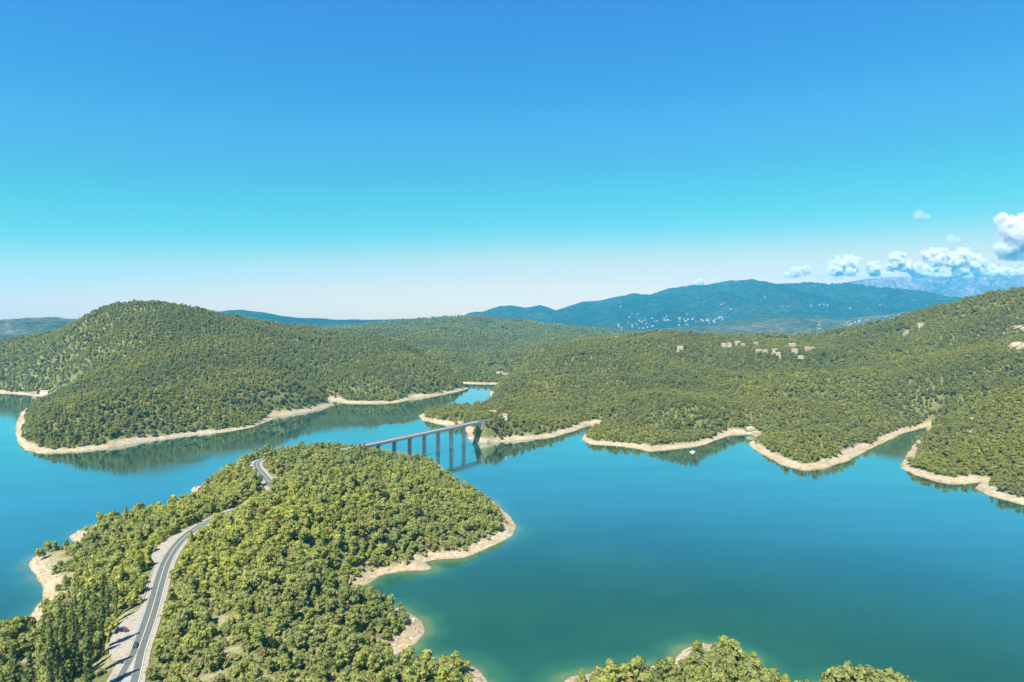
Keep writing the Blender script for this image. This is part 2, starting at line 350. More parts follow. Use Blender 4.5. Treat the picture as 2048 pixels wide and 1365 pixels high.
for X, Y, z in [(PX, PYY, 35) for PX, PYY in ((400, 2350), (700, 2350), (1050, 2400), (1500, 2450), (500, 3100), (1000, 3100), (1600, 3200), (2300, 3000))] + [(-4000, 1500, 60), (-3000, 3000, 50), (0, 5200, 40), (-3000, 6500, 30), (3000, 3300, 60), (4500, 2200, 120), (3000, 6500, 30), (1500, 4200, 40), (-2500, 200, 30), (2500, 150, 40), (1700, 2600, 50), (2600, 2600, 60)] + \
        [(x, y, 15) for x in (-12000, -6000, 0, 6000, 12000) for y in (9000, 15000, 22000)]: CT.append((X, Y, z))
# peninsula
for X, Y, z in [(-195, 735, 24), (-235, 735, 21), (-290, 680, 14), (-300, 650, 10), (-215, 690, 28), (-180, 660, 30), (-150, 700, 20), (-130, 735, 15), (-110, 700, 13), (-85, 690, 9), (BS[0] + 4, BS[1] + 3, 25), (BS[0] - 14, BS[1] + 16, 20), (BE[0] + 12, BE[1] + 20, 24), (BE[0] + 22, BE[1] + 40, 25), (BE[0] + 27, BE[1] + 60, 25), (BE[0] + 60, BE[1] + 60, 18)]: CT.append((X, Y, z))
for a in [(700, 1000, 28), (800, 1000, 22), (890, 1025, 12), (960, 1050, 7), (600, 1050, 33), (520, 1070, 30), (700, 1095, 20), (820, 1090, 9), (600, 1180, 28), (450, 1130, 27), (750, 1260, 9), (500, 1290, 27), (660, 1310, 18), (850, 1350, 7), (400, 1290, 23), (700, 1180, 7),
          (200, 1150, 11), (150, 1290, 13), (250, 1240, 18), (30, 1330, 7), (300, 1080, 12), (430, 1000, 17), (110, 1200, 5), (360, 1045, 17), (640, 1120, 28), (560, 980, 31), (620, 960, 32), (500, 960, 20), (300, 1500, 20), (600, 1500, 25), (900, 1500, 10), (0, 1500, 12), (-300, 1400, 10),
          (1400, 1345, 5), (1300, 1375, 6), (1460, 1400, 10), (1700, 1430, 9), (1900, 1500, 9), (1300, 1500, 10)]: cz(*a)
BY_SH = LAKE_F[::5]
CT = np.array(CT)
keep = shore(CT[:, 0], CT[:, 1]) > 8
CT = CT[keep]
CT[:, 2] = np.maximum(CT[:, 2], 3)
def relief_noise(x, y):
    d = np.clip(np.hypot(x, y) / 1000, 0.1, 1.05)
    r = 1 - 2 * np.abs(fbm(x, y, 340, 3, 3))
    return 17 * d * (r - 0.5) * sstep(500, 1000, y) + 9 * d * fbm(x, y, 120, 21, 3) + 1.2 * fbm(x, y, 25, 31, 2)
CP = np.vstack([CT, np.c_[BY_SH, np.zeros(len(BY_SH))]])
res = CP[:, 2] - relief_noise(CP[:, 0], CP[:, 1]) * np.r_[np.ones(len(CT)), np.zeros(len(BY_SH))]
Dm = np.hypot(CP[:, None, 0] - CP[None, :, 0], CP[:, None, 1] - CP[None, :, 1])
SM = np.full(len(CP), 3.0)
N_ = len(CP)
Amat = np.zeros((N_ + 1, N_ + 1)); Amat[:N_, :N_] = Dm - np.diag(SM); Amat[:N_, N_] = 1; Amat[N_, :N_] = 1
CW = np.linalg.solve(Amat, np.r_[res, 0])
def rbf(x, y):
    sh = x.shape; x = x.ravel(); y = y.ravel(); o = np.empty(x.shape)
    cx = CP[:, 0].astype(np.float32); cy = CP[:, 1].astype(np.float32); w = CW[:-1].astype(np.float32)
    for i in range(0, len(x), 20000):
        xx = x[i:i + 20000, None].astype(np.float32); yy = y[i:i + 20000, None].astype(np.float32)
        o[i:i + 20000] = np.sqrt((xx - cx) ** 2 + (yy - cy) ** 2) @ w
    return (o + CW[-1]).reshape(sh)
CLEAR = []            # bare places: x, y, radius
def clr(px, py, z, r): X, Y = P(px, py, z); CLEAR.append((X, Y, r))
for a in [(92, 1116, 3, 13), (105, 1130, 4, 16), (122, 1160, 4, 15), (112, 1195, 4, 13), (95, 1215, 4, 12), (165, 1300, 14, 6), (195, 1340, 16, 7), (130, 1345, 13, 5), (150, 1265, 12, 5), (215, 1300, 17, 6), (75, 1240, 4, 10), (62, 1255, 6, 6), (58, 1290, 6, 6), (56, 1320, 7, 6), (55, 1350, 7, 6), (250, 1245, 19, 13), (238, 1290, 19, 11), (225, 1330, 19, 9), (268, 1200, 20, 8), (345, 1082, 22, 8), (375, 1062, 22, 7), (330, 1095, 21, 5), (372, 1135, 23, 7),
          (418, 1064, 23, 7), (436, 1058, 23, 7), (452, 1051, 23, 7), (468, 1044, 23, 8), (486, 1036, 23, 8), (555, 950, 27, 13), (562, 970, 26, 9), (545, 935, 28, 8), (395, 985, 8, 10), (150, 1075, 4, 12), (175, 1072, 4, 9), (440, 1240, 26, 6), (470, 1300, 26, 5), (430, 1345, 25, 5), (405, 1200, 26, 5), (500, 1335, 25, 4), (455, 1270, 26, 4), (520, 1212, 27, 3), (390, 1290, 23, 4), (530, 1350, 25, 5),
          (1012, 845, 12, 9), (1040, 855, 8, 9), (1075, 860, 6, 9), (1058, 848, 9, 7), (1505, 862, 4, 12), (1000, 752, 6, 20), (90, 790, 4, 20), (1410, 1292, 3, 9)]: clr(*a)
CLEAR = np.array(CLEAR)
def bare(x, y):
    b = np.zeros(x.shape)
    for cx, cy, r in CLEAR: b = np.maximum(b, 1 - sstep(0.55, 1.15, np.hypot(x - cx, y - cy) / r + 0.35 * vnoise(x, y, r * 0.6, 77)))
    return b
def land_z(x, y, with_road=True):
    x = np.asarray(x, float); y = np.asarray(y, float)
    sd = shore(x, y); h = rbf(x, y) + relief_noise(x, y)
    t = sstep(3, 34, sd); beach = 0.30 * sd + 0.5 * fbm(x, y, 6, 41, 2) * sstep(1, 6, sd)
    z = np.where(sd > 0, (1 - t) * beach + t * np.maximum(h, 3.0 + 0.03 * sd), np.maximum(0.32 * sd, -9))
    if with_road:
        for R_ in (ROAD, ROAD2):
            d, rz = road_near(x, y, R_); w = (1 - sstep(8.0, 22, d)) if R_ is ROAD else (1 - sstep(5.5, 17, d)); w = w * sstep(1, 9, sd); z = z * (1 - w) + (rz - 0.35) * w
    # bank under the bridge ends falls away from the deck
    u = (x - BS[0]) * BD[0] + (y - BS[1]) * BD[1]; v = np.abs((x - BS[0]) * BN[0] + (y - BS[1]) * BN[1]); Lb = SPAN * 8 + 8
    under = (v < 14) & (u > 1) & (u < Lb - 1)
    lim = np.maximum(np.minimum(DECK - 2.2 - 0.9 * np.minimum(u, Lb - u), 60), 1.0)
    return np.where(under & (sd > 0), np.minimum(z, lim), z)

# ------------------------------------------------------------------ ground sheet
def build_ground():
    ys = [60.0]
    while ys[-1] < 15300: ys.append(ys[-1] * 1.0088 + 0.15)
    ys = np.array(ys); nc = 760
    s = np.linspace(-1, 1, nc); s = s * (0.86 + 0.14 * s * s)
    Yg = np.repeat(ys[:, None], nc, 1); Xg = s[None, :] * (1.3 * ys[:, None] + 260)
    Z = land_z(Xg.ravel(), Yg.ravel()); nr = len(ys)
    V = np.c_[Xg.ravel(), Yg.ravel(), Z]
    i = np.arange((nr - 1) * nc).reshape(nr - 1, nc)[:, :-1].ravel()
    Fc = np.c_[i, i + 1, i + nc + 1, i + nc]
    me = mesh_np('ground', V, Fc, [M_ground], smooth=True)
    x, y = Xg.ravel(), Yg.ravel(); sd = shore(x, y)
    a = me.attributes.new('shore_dist', 'FLOAT', 'POINT'); a.data.foreach_set('value', (sd + (2.5 * vnoise(x, y, 12, 51) + 4.5 * vnoise(x, y, 75, 52)) * sstep(0, 6, sd)).astype(np.float32))
    a = me.attributes.new('bare', 'FLOAT', 'POINT'); a.data.foreach_set('value', bare(x, y).astype(np.float32))
    o = link('ground', me); tag(o, 'wooded hills and pale eroded shore around the lake', kind='structure'); return o
def ground_mat():
    m, N, L, out = mat('ground_soil'); g = N('NewGeometry'); pos = g.outputs['Position']
    a1 = N('Attribute', attribute_name='shore_dist'); a2 = N('Attribute', attribute_name='bare')
    n1 = noise_out(N, L, pos, 0.05, 6); n2 = noise_out(N, L, pos, 0.6, 5, 0.65)
    soil = ramp_node(N, L, n1, [(0.3, (0.10, 0.11, 0.038)), (0.5, (0.135, 0.137, 0.052)), (0.7, (0.17, 0.155, 0.068))])
    soil = mixc(N, L, 0.6, soil, ramp_node(N, L, n2, [(0.35, (0.55, 0.6, 0.5)), (0.65, (1.15, 1.1, 1.0))]), 'MULTIPLY')
    sand = ramp_node(N, L, n2, [(0.3, (0.22, 0.175, 0.11)), (0.5, (0.33, 0.28, 0.195)), (0.7, (0.43, 0.385, 0.30))])
    sand = mixc(N, L, 1.0, sand, ramp_node(N, L, noise_out(N, L, pos, 0.03, 3), [(0.35, (0.97, 0.86, 0.70)), (0.6, (1.02, 1.0, 0.98))]), 'MULTIPLY')
    dry = ramp_node(N, L, n2, [(0.3, (0.15, 0.14, 0.06)), (0.5, (0.23, 0.20, 0.10)), (0.7, (0.30, 0.26, 0.15))])
    wet = N('MapRange'); L(a1.outputs['Fac'], wet.inputs[0]); wet.inputs[1].default_value = -1; wet.inputs[2].default_value = 1.8; wet.inputs[3].default_value = 0.62; wet.inputs[4].default_value = 1.0
    sand = mixc(N, L, 1.0, sand, wet.outputs[0], 'MULTIPLY')
    mp = N('Mapping'); mp.inputs['Scale'].default_value = (0.02, 0.02, 1.6); L(pos, mp.inputs[0])
    sand = mixc(N, L, .8, sand, ramp_node(N, L, noise_out(N, L, mp.outputs[0], 1.0, 5, .7), [(0.35, (0.74, 0.72, 0.68)), (0.5, (1, 1, 1)), (0.65, (1.2, 1.18, 1.15))]), 'MULTIPLY')
    sand = mixc(N, L, .8, sand, ramp_node(N, L, noise_out(N, L, pos, 0.22, 5, .7), [(0.4, (0.72, 0.70, 0.66)), (0.55, (1.08, 1.08, 1.08))]), 'MULTIPLY')
    f1 = N('MapRange'); L(a1.outputs['Fac'], f1.inputs[0]); f1.inputs[1].default_value = 9; f1.inputs[2].default_value = 14; f1.inputs[3].default_value = 1; f1.inputs[4].default_value = 0
    sp = N('SeparateXYZ'); L(pos, sp.inputs[0]); f2 = N('MapRange'); L(sp.outputs['Z'], f2.inputs[0]); f2.inputs[1].default_value = 5.5; f2.inputs[2].default_value = 9; f2.inputs[3].default_value = 1; f2.inputs[4].default_value = 0
    fm = N('Math', operation='MULTIPLY'); L(f1.outputs[0], fm.inputs[0]); L(f2.outputs[0], fm.inputs[1])
    c = mixc(N, L, a2.outputs['Fac'], soil, dry); c = mixc(N, L, fm.outputs[0], c, sand)
    b = N('BsdfPrincipled'); L(c, b.inputs['Base Color']); b.inputs['Roughness'].default_value = 0.95; b.inputs['Specular IOR Level'].default_value = 0.1
    bn = N('Bump'); bn.inputs['Distance'].default_value = 0.7; L(n2, bn.inputs['Height']); L(bn.outputs[0], b.inputs['Normal'])
    L(b.outputs[0], out.inputs[0]); return m
M_ground = ground_mat()
build_ground()

# ------------------------------------------------------------------ water
def water_mat():
    m, N, L, out = mat('lake_water'); g = N('NewGeometry'); pos = g.outputs['Position']
    a = N('Attribute', attribute_name='deep'); big = noise_out(N, L, pos, 0.012, 3)
    col = ramp_node(N, L, a.outputs['Fac'], [(0.0, (0.075, 0.125, 0.055)), (0.07, (0.022, 0.088, 0.056)), (0.2, (0.012, 0.062, 0.048)), (1.0, (0.010, 0.056, 0.046))])
    col = mixc(N, L, 1.0, col, ramp_node(N, L, big, [(0.35, (0.88, 0.9, 0.95)), (0.65, (1.1, 1.08, 1.02))]), 'MULTIPLY')
    d = N('BsdfDiffuse'); L(col, d.inputs[0])
    gl = N('BsdfGlossy'); gl.inputs['Color'].default_value = (0.82, 0.97, 0.95, 1); gl.inputs['Roughness'].default_value = 0.06
    mp = N('Mapping'); mp.inputs['Scale'].default_value = (1.0, 0.35, 1.0); L(pos, mp.inputs[0])
    rip = noise_out(N, L, mp.outputs[0], 0.9, 3); bn = N('Bump'); bn.inputs['Strength'].default_value = 0.25; bn.inputs['Distance'].default_value = 0.03; L(rip, bn.inputs['Height']); L(bn.outputs[0], gl.inputs['Normal'])
    lw = N('LayerWeight'); lw.inputs['Blend'].default_value = 0.5
    def sm(a_, b_, v_):
        q = N('MapRange', interpolation_type='SMOOTHSTEP'); L(lw.outputs['Facing'], q.inputs[0]); q.inputs[1].default_value = a_; q.inputs[2].default_value = b_; q.inputs[4].default_value = v_; return q.outputs[0]
    f_ = N('Math', operation='ADD'); L(sm(.585, .81, .70), f_.inputs[0]); L(sm(.74, 1.0, .21), f_.inputs[1]); f2_ = N('Math', operation='ADD'); L(f_.outputs[0], f2_.inputs[0]); f2_.inputs[1].default_value = .025; fr = f2_.outputs[0]
    mp2 = N('Mapping'); mp2.inputs['Scale'].default_value = (0.0035, 0.016, 1.0); L(pos, mp2.inputs[0]); wd_ = noise_out(N, L, mp2.outputs[0], 1.0, 6, .6)
    fr = mixc(N, L, 1.0, fr, ramp_node(N, L, wd_, [(0.35, (0.90,) * 3), (0.65, (1.06,) * 3)]), 'MULTIPLY')
    mr_ = N('MapRange'); L(wd_, mr_.inputs[0]); mr_.inputs[1].default_value = .4; mr_.inputs[2].default_value = .62; mr_.inputs[3].default_value = .035; mr_.inputs[4].default_value = .10; L(mr_.outputs[0], gl.inputs['Roughness'])
    mx = N('MixShader'); L(fr, mx.inputs[0]); L(d.outputs[0], mx.inputs[1]); L(gl.outputs[0], mx.inputs[2]); L(mx.outputs[0], out.inputs[0]); return m
M_water = water_mat()
def build_water():
    ys = [80.0]
    while ys[-1] < 1800: ys.append(ys[-1] * 1.011 + 0.3)
    ys = np.array(ys); nc = 520; s = np.linspace(-1, 1, nc)
    Yg = np.repeat(ys[:, None], nc, 1); Xg = s[None, :] * (1.25 * ys[:, None] + 200); nr = len(ys)
    V = np.c_[Xg.ravel(), Yg.ravel(), np.zeros(nr * nc)]
    i = np.arange((nr - 1) * nc).reshape(nr - 1, nc)[:, :-1].ravel(); Fc = np.c_[i, i + 1, i + nc + 1, i + nc]
    # keep only what lies near or in the lake
    sdc = shore(V[:, 0], V[:, 1]); k = (sdc[Fc] < 12).any(1); Fc = Fc[k]
    me = mesh_np('water', V, Fc, [M_water], smooth=True)
    dp = np.clip(np.tanh(np.maximum(-sdc, 0) / 75) + 0.03 * vnoise(V[:, 0], V[:, 1], 9, 61) + 0.05 * vnoise(V[:, 0], V[:, 1], 40, 62), 0, 1)
    a = me.attributes.new('deep', 'FLOAT', 'POINT'); a.data.foreach_set('value', dp.astype(np.float32))
    o = link('water', me); tag(o, 'calm blue green lake mirroring the wooded hills', kind='structure')
build_water()

# ------------------------------------------------------------------ distant ridges
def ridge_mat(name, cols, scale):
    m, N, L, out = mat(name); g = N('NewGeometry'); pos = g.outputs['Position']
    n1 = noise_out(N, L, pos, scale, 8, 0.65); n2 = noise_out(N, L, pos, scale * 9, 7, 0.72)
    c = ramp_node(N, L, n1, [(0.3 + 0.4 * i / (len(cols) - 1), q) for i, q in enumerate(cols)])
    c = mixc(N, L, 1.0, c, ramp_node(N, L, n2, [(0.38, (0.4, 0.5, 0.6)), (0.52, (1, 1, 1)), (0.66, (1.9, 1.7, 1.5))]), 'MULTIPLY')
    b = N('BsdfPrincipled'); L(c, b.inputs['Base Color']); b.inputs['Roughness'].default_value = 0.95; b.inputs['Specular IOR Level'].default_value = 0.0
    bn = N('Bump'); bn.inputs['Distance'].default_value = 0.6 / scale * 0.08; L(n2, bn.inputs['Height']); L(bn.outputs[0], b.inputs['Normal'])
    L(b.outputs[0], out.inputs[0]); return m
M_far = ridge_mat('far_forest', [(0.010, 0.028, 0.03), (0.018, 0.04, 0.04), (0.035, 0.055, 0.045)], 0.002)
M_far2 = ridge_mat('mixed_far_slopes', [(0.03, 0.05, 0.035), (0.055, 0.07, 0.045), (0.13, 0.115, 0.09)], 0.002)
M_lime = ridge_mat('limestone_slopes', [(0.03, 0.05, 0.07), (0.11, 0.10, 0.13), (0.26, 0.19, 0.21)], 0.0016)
def ridge(name, crest, Yc, front, back, m, label, seed, amp=0.22, base=10.0, nx=420, ny=130, wav=900):
    cx = np.array([(px - W2) / F * Yc for px, _ in crest]); czz = np.array([CZ - (py - HZ) / F * Yc for _, py in crest])
    def h(x, y):
        xc = x + 0
        c = np.interp(xc, cx, czz); c = c + (0.055 * (c - base) + 5) * fbm(x, x * 0, wav * 0.3, seed, 6, 0.65)
        v = y - Yc; w = np.where(v < 0, 1 + v / front, 1 - v / back); w = np.clip(w, 0, 1)
        prof = np.sin(w * math.pi / 2) ** 1.15
        r = 1 - 2 * np.abs(fbm(x + 0.3 * y, y * 0.6, wav * .8, seed + 3, 6, 0.6))
        env = np.clip(w * (1 - w) * 4, 0, 1)
        e = np.clip(np.minimum((x - cx[0]), (cx[-1] - x)) / (0.06 * (cx[-1] - cx[0])), 0, 1)
        return base - 30 + (c - base + 30) * np.clip(prof * (1 + amp * (r - 0.75) * env), 0, 1.0) * sstep(0, 1, e)
    X, Yg = np.meshgrid(np.linspace(cx[0], cx[-1], nx), Yc + np.r_[np.linspace(-front, 0, ny)[:-1], np.linspace(0, back, ny // 4)])
    nr, nc = X.shape; V = np.c_[X.ravel(), Yg.ravel(), h(X, Yg).ravel()]
    i = np.arange((nr - 1) * nc).reshape(nr - 1, nc)[:, :-1].ravel(); Fc = np.c_[i, i + 1, i + nc + 1, i + nc]
    o = link(name, mesh_np(name, V, Fc, [m], smooth=True)); tag(o, label, kind='structure'); return h
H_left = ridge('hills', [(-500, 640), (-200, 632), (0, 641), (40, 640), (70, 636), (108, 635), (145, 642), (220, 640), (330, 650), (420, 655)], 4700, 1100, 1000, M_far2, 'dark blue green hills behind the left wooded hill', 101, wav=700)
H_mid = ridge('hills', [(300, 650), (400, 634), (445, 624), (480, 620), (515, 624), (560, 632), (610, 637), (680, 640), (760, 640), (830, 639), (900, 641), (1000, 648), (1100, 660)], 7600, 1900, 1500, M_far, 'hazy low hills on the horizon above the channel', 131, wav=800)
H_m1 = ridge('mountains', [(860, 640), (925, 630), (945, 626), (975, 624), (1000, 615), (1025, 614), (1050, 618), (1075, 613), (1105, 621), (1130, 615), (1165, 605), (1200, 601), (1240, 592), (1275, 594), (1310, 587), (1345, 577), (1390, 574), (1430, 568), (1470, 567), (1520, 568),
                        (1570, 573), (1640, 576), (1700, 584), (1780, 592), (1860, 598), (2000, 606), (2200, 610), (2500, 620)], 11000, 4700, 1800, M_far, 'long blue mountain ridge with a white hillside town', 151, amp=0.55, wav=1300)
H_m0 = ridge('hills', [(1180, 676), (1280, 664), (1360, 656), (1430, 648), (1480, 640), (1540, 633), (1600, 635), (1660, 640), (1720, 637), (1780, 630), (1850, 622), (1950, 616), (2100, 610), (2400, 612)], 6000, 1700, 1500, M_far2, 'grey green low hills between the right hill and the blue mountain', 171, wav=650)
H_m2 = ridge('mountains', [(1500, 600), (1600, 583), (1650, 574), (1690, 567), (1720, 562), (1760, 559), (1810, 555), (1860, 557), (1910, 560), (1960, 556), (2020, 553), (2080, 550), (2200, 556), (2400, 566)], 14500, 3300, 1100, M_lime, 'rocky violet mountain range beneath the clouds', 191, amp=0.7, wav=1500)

RIDGES = [(H_left, 4700, 7400), (H_mid, 5700, 9100), (H_m1, 7300, 15000), (H_m0, 4300, 7500), (H_m2, 15000, 21500)]
def hit(px, py, y0=150.0, y1=5200.0, fn=None):
    """first place on the ground seen along this direction"""
    ys = np.geomspace(y0, y1, 1500); xs = (px - W2) / F * ys; zs = CZ - (py - HZ) / F * ys
    h = land_z(xs, ys) if fn is None else fn(xs, ys)
    k = np.argmax(h >= zs)
    if not (h >= zs).any(): return None
    return float(xs[k]), float(ys[k]), float(h[k])

# ------------------------------------------------------------------ road
def ribbon(name, path, offs0, offs1, dz, m, w_fn=None, i0=0, i1=None, thick=0.0, parent=None):
    p = path[i0:i1]; t = np.gradient(p[:, :2], axis=0); t /= np.linalg.norm(t, axis=1)[:, None]; n = np.c_[t[:, 1], -t[:, 0]]
    a = p[:, :2] + n * (np.asarray(offs0) if np.ndim(offs0) == 0 else np.asarray(offs0)[i0:i1][:, None]); b = p[:, :2] + n * (np.asarray(offs1) if np.ndim(offs1) == 0 else np.asarray(offs1)[i0:i1][:, None])
    k = len(p); V = np.r_[np.c_[a, p[:, 2] + dz], np.c_[b, p[:, 2] + dz]]
    Fl = [(i, k + i, k + i + 1, i + 1) for i in range(k - 1)]
    if thick:
        V = np.r_[V, np.c_[a, p[:, 2] + dz - thick], np.c_[b, p[:, 2] + dz - thick]]
        Fl += [(i + 1, 2 * k + i + 1, 2 * k + i, i) for i in range(k - 1)] + [(k + i, 3 * k + i, 3 * k + i + 1, k + i + 1) for i in range(k - 1)]
    Fl = [f for f in Fl]
    o = link(name, mesh_np(name, V, Fl, [m]), parent); return o
# the two lanes part around a pale island near the camera
widen = np.clip((300 - ROAD[:, 1]) / 45, 0, 1) ** 1.0 * 3.3        # half width of the island
HALF = 3.5
road = ribbon('road', ROAD, -(HALF + widen), HALF + widen, 0.0, M_asph, thick=0.6); tag(road, 'two lane asphalt road curving along the peninsula', kind='structure')
road2 = ribbon('road', ROAD2, -3.6, 3.6, 0.0, M_asph, thick=0.6); tag(road2, 'short stretch of road beyond the bridge', kind='structure')
vg = ribbon('gravel_shoulder', ROAD, HALF + widen + 0.05, HALF + widen + 2.0, -0.05, M_verge, thick=0.6); tag(vg, 'pale gravel shoulder on the right side of the road', kind='structure')
vg = ribbon('gravel_shoulder', ROAD, -(HALF + widen) - 2.6, -(HALF + widen) - 0.05, -0.05, M_verge, thick=0.6); tag(vg, 'pale gravel shoulder on the lake side of the road', kind='structure')
for a, b, lab in ((-(HALF + widen) + 0.15, -(HALF + widen) + 0.5, 'left'), ((HALF + widen) - 0.55, (HALF + widen) - 0.15, 'right')):
    o = ribbon('road_marking', ROAD, a, b, 0.012, M_line); tag(o, 'white edge line along the %s side of the road' % lab, kind='structure')
isl = int(np.argmax(widen <= 0.25)); isl = max(isl, 3)
o = ribbon('road_marking', ROAD, -0.16, 0.16, 0.012, M_line, i0=isl); tag(o, 'white centre line of the road', kind='structure')
o = ribbon('traffic_island', ROAD, -widen * 0.97 - 0.15, widen * 0.97 + 0.15, 0.12, M_island, i0=0, i1=isl + 2, thick=0.3); tag(o, 'pale wedge shaped island between the lanes', kind='structure')
# lay-bys and the pale cut banks
def patch(name, pts, zfun, m, label, r=0.12):
    c = np.mean(pts, 0); v = []; n = len(pts); rings = 5
    for k in range(rings, 0, -1):
        for p in pts: q = c + (p - c) * k / rings; v.append(q)
    v.append(c); v = np.array(v); z = zfun(v[:, 0], v[:, 1]) + r
    Fl = []
    for k in range(rings - 1): Fl += [(k * n + i, k * n + (i + 1) % n, (k + 1) * n + (i + 1) % n, (k + 1) * n + i) for i in range(n)]
    Fl += [((rings - 1) * n + i, (rings - 1) * n + (i + 1) % n, rings * n) for i in range(n)]
    o = link(name, mesh_np(name, np.c_[v, z], Fl, [m])); tag(o, label, kind='structure')
def side(path, y0, y1, off, sgn):
    out = []
    t = np.gradient(path[:, :2], axis=0); t /= np.linalg.norm(t, axis=1)[:, None]; n = np.c_[t[:, 1], -t[:, 0]]
    for p, nn in zip(path, n):
        if y0 <= p[1] <= y1: out.append(p[:2] + nn * off * sgn)
    return out
def layby(y0, y1, w, lab):
    inner = side(ROAD, y0, y1, HALF + 1.8, -1); k = len(inner)
    t = np.gradient(ROAD[:, :2], axis=0); outer = side(ROAD, y0, y1, 0, -1); I = [i for i, p in enumerate(ROAD) if y0 <= p[1] <= y1]
    tt = t[I] / np.linalg.norm(t[I], axis=1)[:, None]; nn = -np.c_[tt[:, 1], -tt[:, 0]]
    outer = [ROAD[i, :2] + nn[j] * (HALF + 1.8 + w * math.sin(math.pi * (j + 0.001) / (k - 1)) ** 0.55) for j, i in enumerate(I)]
    rows = 6; V = []
    for j in range(k):
        for r in range(rows): q = inner[j] + (outer[j] - inner[j]) * r / (rows - 1); V.append((q[0], q[1], ROAD[I[j], 2] - 0.06))
    Fl = [(j * rows + r, j * rows + r + 1, (j + 1) * rows + r + 1, (j + 1) * rows + r) for j in range(k - 1) for r in range(rows - 1)]
    V = np.array(V); zt = land_z(V[:, 0], V[:, 1]); V[:, 2] = np.maximum(V[:, 2] , zt + 0.12)
    o = link('gravel_layby', mesh_np('gravel_layby', V, Fl, [M_verge], smooth=True)); tag(o, lab, kind='structure')
layby(404, 462, 6.5, 'pale gravel lay-by on the outside of the road bend')
layby(293, 345, 8.5, 'pale gravel parking strip beside the road below the tall slim trees')

# guard rails along the lake side of the road
def guard_rail(y0, y1, off, label):
    pts = [np.r_[q, z] for q, z in zip(side(ROAD, y0, y1, off, -1), [p[2] for p in ROAD if y0 <= p[1] <= y1])]
    e = empty('guard_rail', tuple(pts[0])); tag(e, label, 'guard rail', 'steel guard rails along the road'); m = MB(); b = np.array(pts[0])
    for p, q in zip(pts[:-1], pts[1:]):
        d = q - p; L_ = np.hypot(d[0], d[1]); c = (p + q) / 2 - b
        m.box((c[0], c[1], c[2] + 0.6), (L_ + 0.05, 0.08, 0.32), math.atan2(d[1], d[0]))
    m.build('rail', M_steel, e)
    for p in pts[::2]:
        q = MB(); q.box((p[0] - b[0], p[1] - b[1] , p[2] - b[2] + 0.22), (0.14, 0.14, 0.5)); q.build('post', M_steel, e)
guard_rail(352, 402, HALF + 2.2, 'steel guard rail on the lake side between the two lay-bys')
guard_rail(466, 506, HALF + 2.2, 'steel guard rail beyond the gravel lay-by on the bend')

# ------------------------------------------------------------------ bridge
def bridge():
    ang = math.atan2(BD[1], BD[0]); e = empty('bridge', (BS[0], BS[1], 0), ang)
    tag(e, 'long slim concrete road bridge on tall pale piers crossing the narrows', 'bridge')
    Lb = SPAN * 8 + 8; m = MB(); W = 10.0
    m.box((Lb / 2, 0, DECK - 0.55), (Lb, W, 0.9)); m.build('deck_slab', M_concrete, e)
    m = MB(); m.box((Lb / 2, 0, DECK - 0.05), (Lb, W - 1.6, 0.1)); m.build('roadway', M_deck, e)
    for s in (-1, 1):
        m = MB(); m.box((Lb / 2, s * 2.9, DECK - 1.75), (Lb - 0.4, 0.7, 1.5)); m.build('girder', M_concrete, e)
        m = MB(); m.box((Lb / 2, s * (W / 2 - 0.2), DECK + 0.5), (Lb, 0.3, 1.2)); m.build('parapet', M_concrete, e)
    for k in range(1, 8):
        x = SPAN * k; wx = BS[0] + BD[0] * x; wy = BS[1] + BD[1] * x
        g = float(land_z(np.array([wx]), np.array([wy]))[0]); zb = min(g, 0) - 1.5 if g < 1 else g - 1.5
        top = DECK - 3.4; m = MB(); hgt = top - zb
        m.box((x, 0, zb + hgt / 2), (1.9, 5.6, hgt), 0, 0, 0.88); p = m.build('pier', M_concrete, e)
        m = MB(); m.box((x, 0, DECK - 2.95), (2.5, 7.6, 0.9)); m.build('pier_cap', M_concrete, p)
    for x, s in ((0, -1), (Lb, 1)):
        m = MB(); m.box((x + s * 1.6, 0, DECK - 6.1), (3.2, W + 0.6, 10.0)); m.build('abutment', M_concrete, e)
        for t in (-1, 1):
            m = MB(); m.box((x + s * 6.2, t * (W / 2 + 0.1), DECK - 3.2), (6.0, 0.6, 7.0)); m.build('wing_wall', M_concrete, e)
bridge()

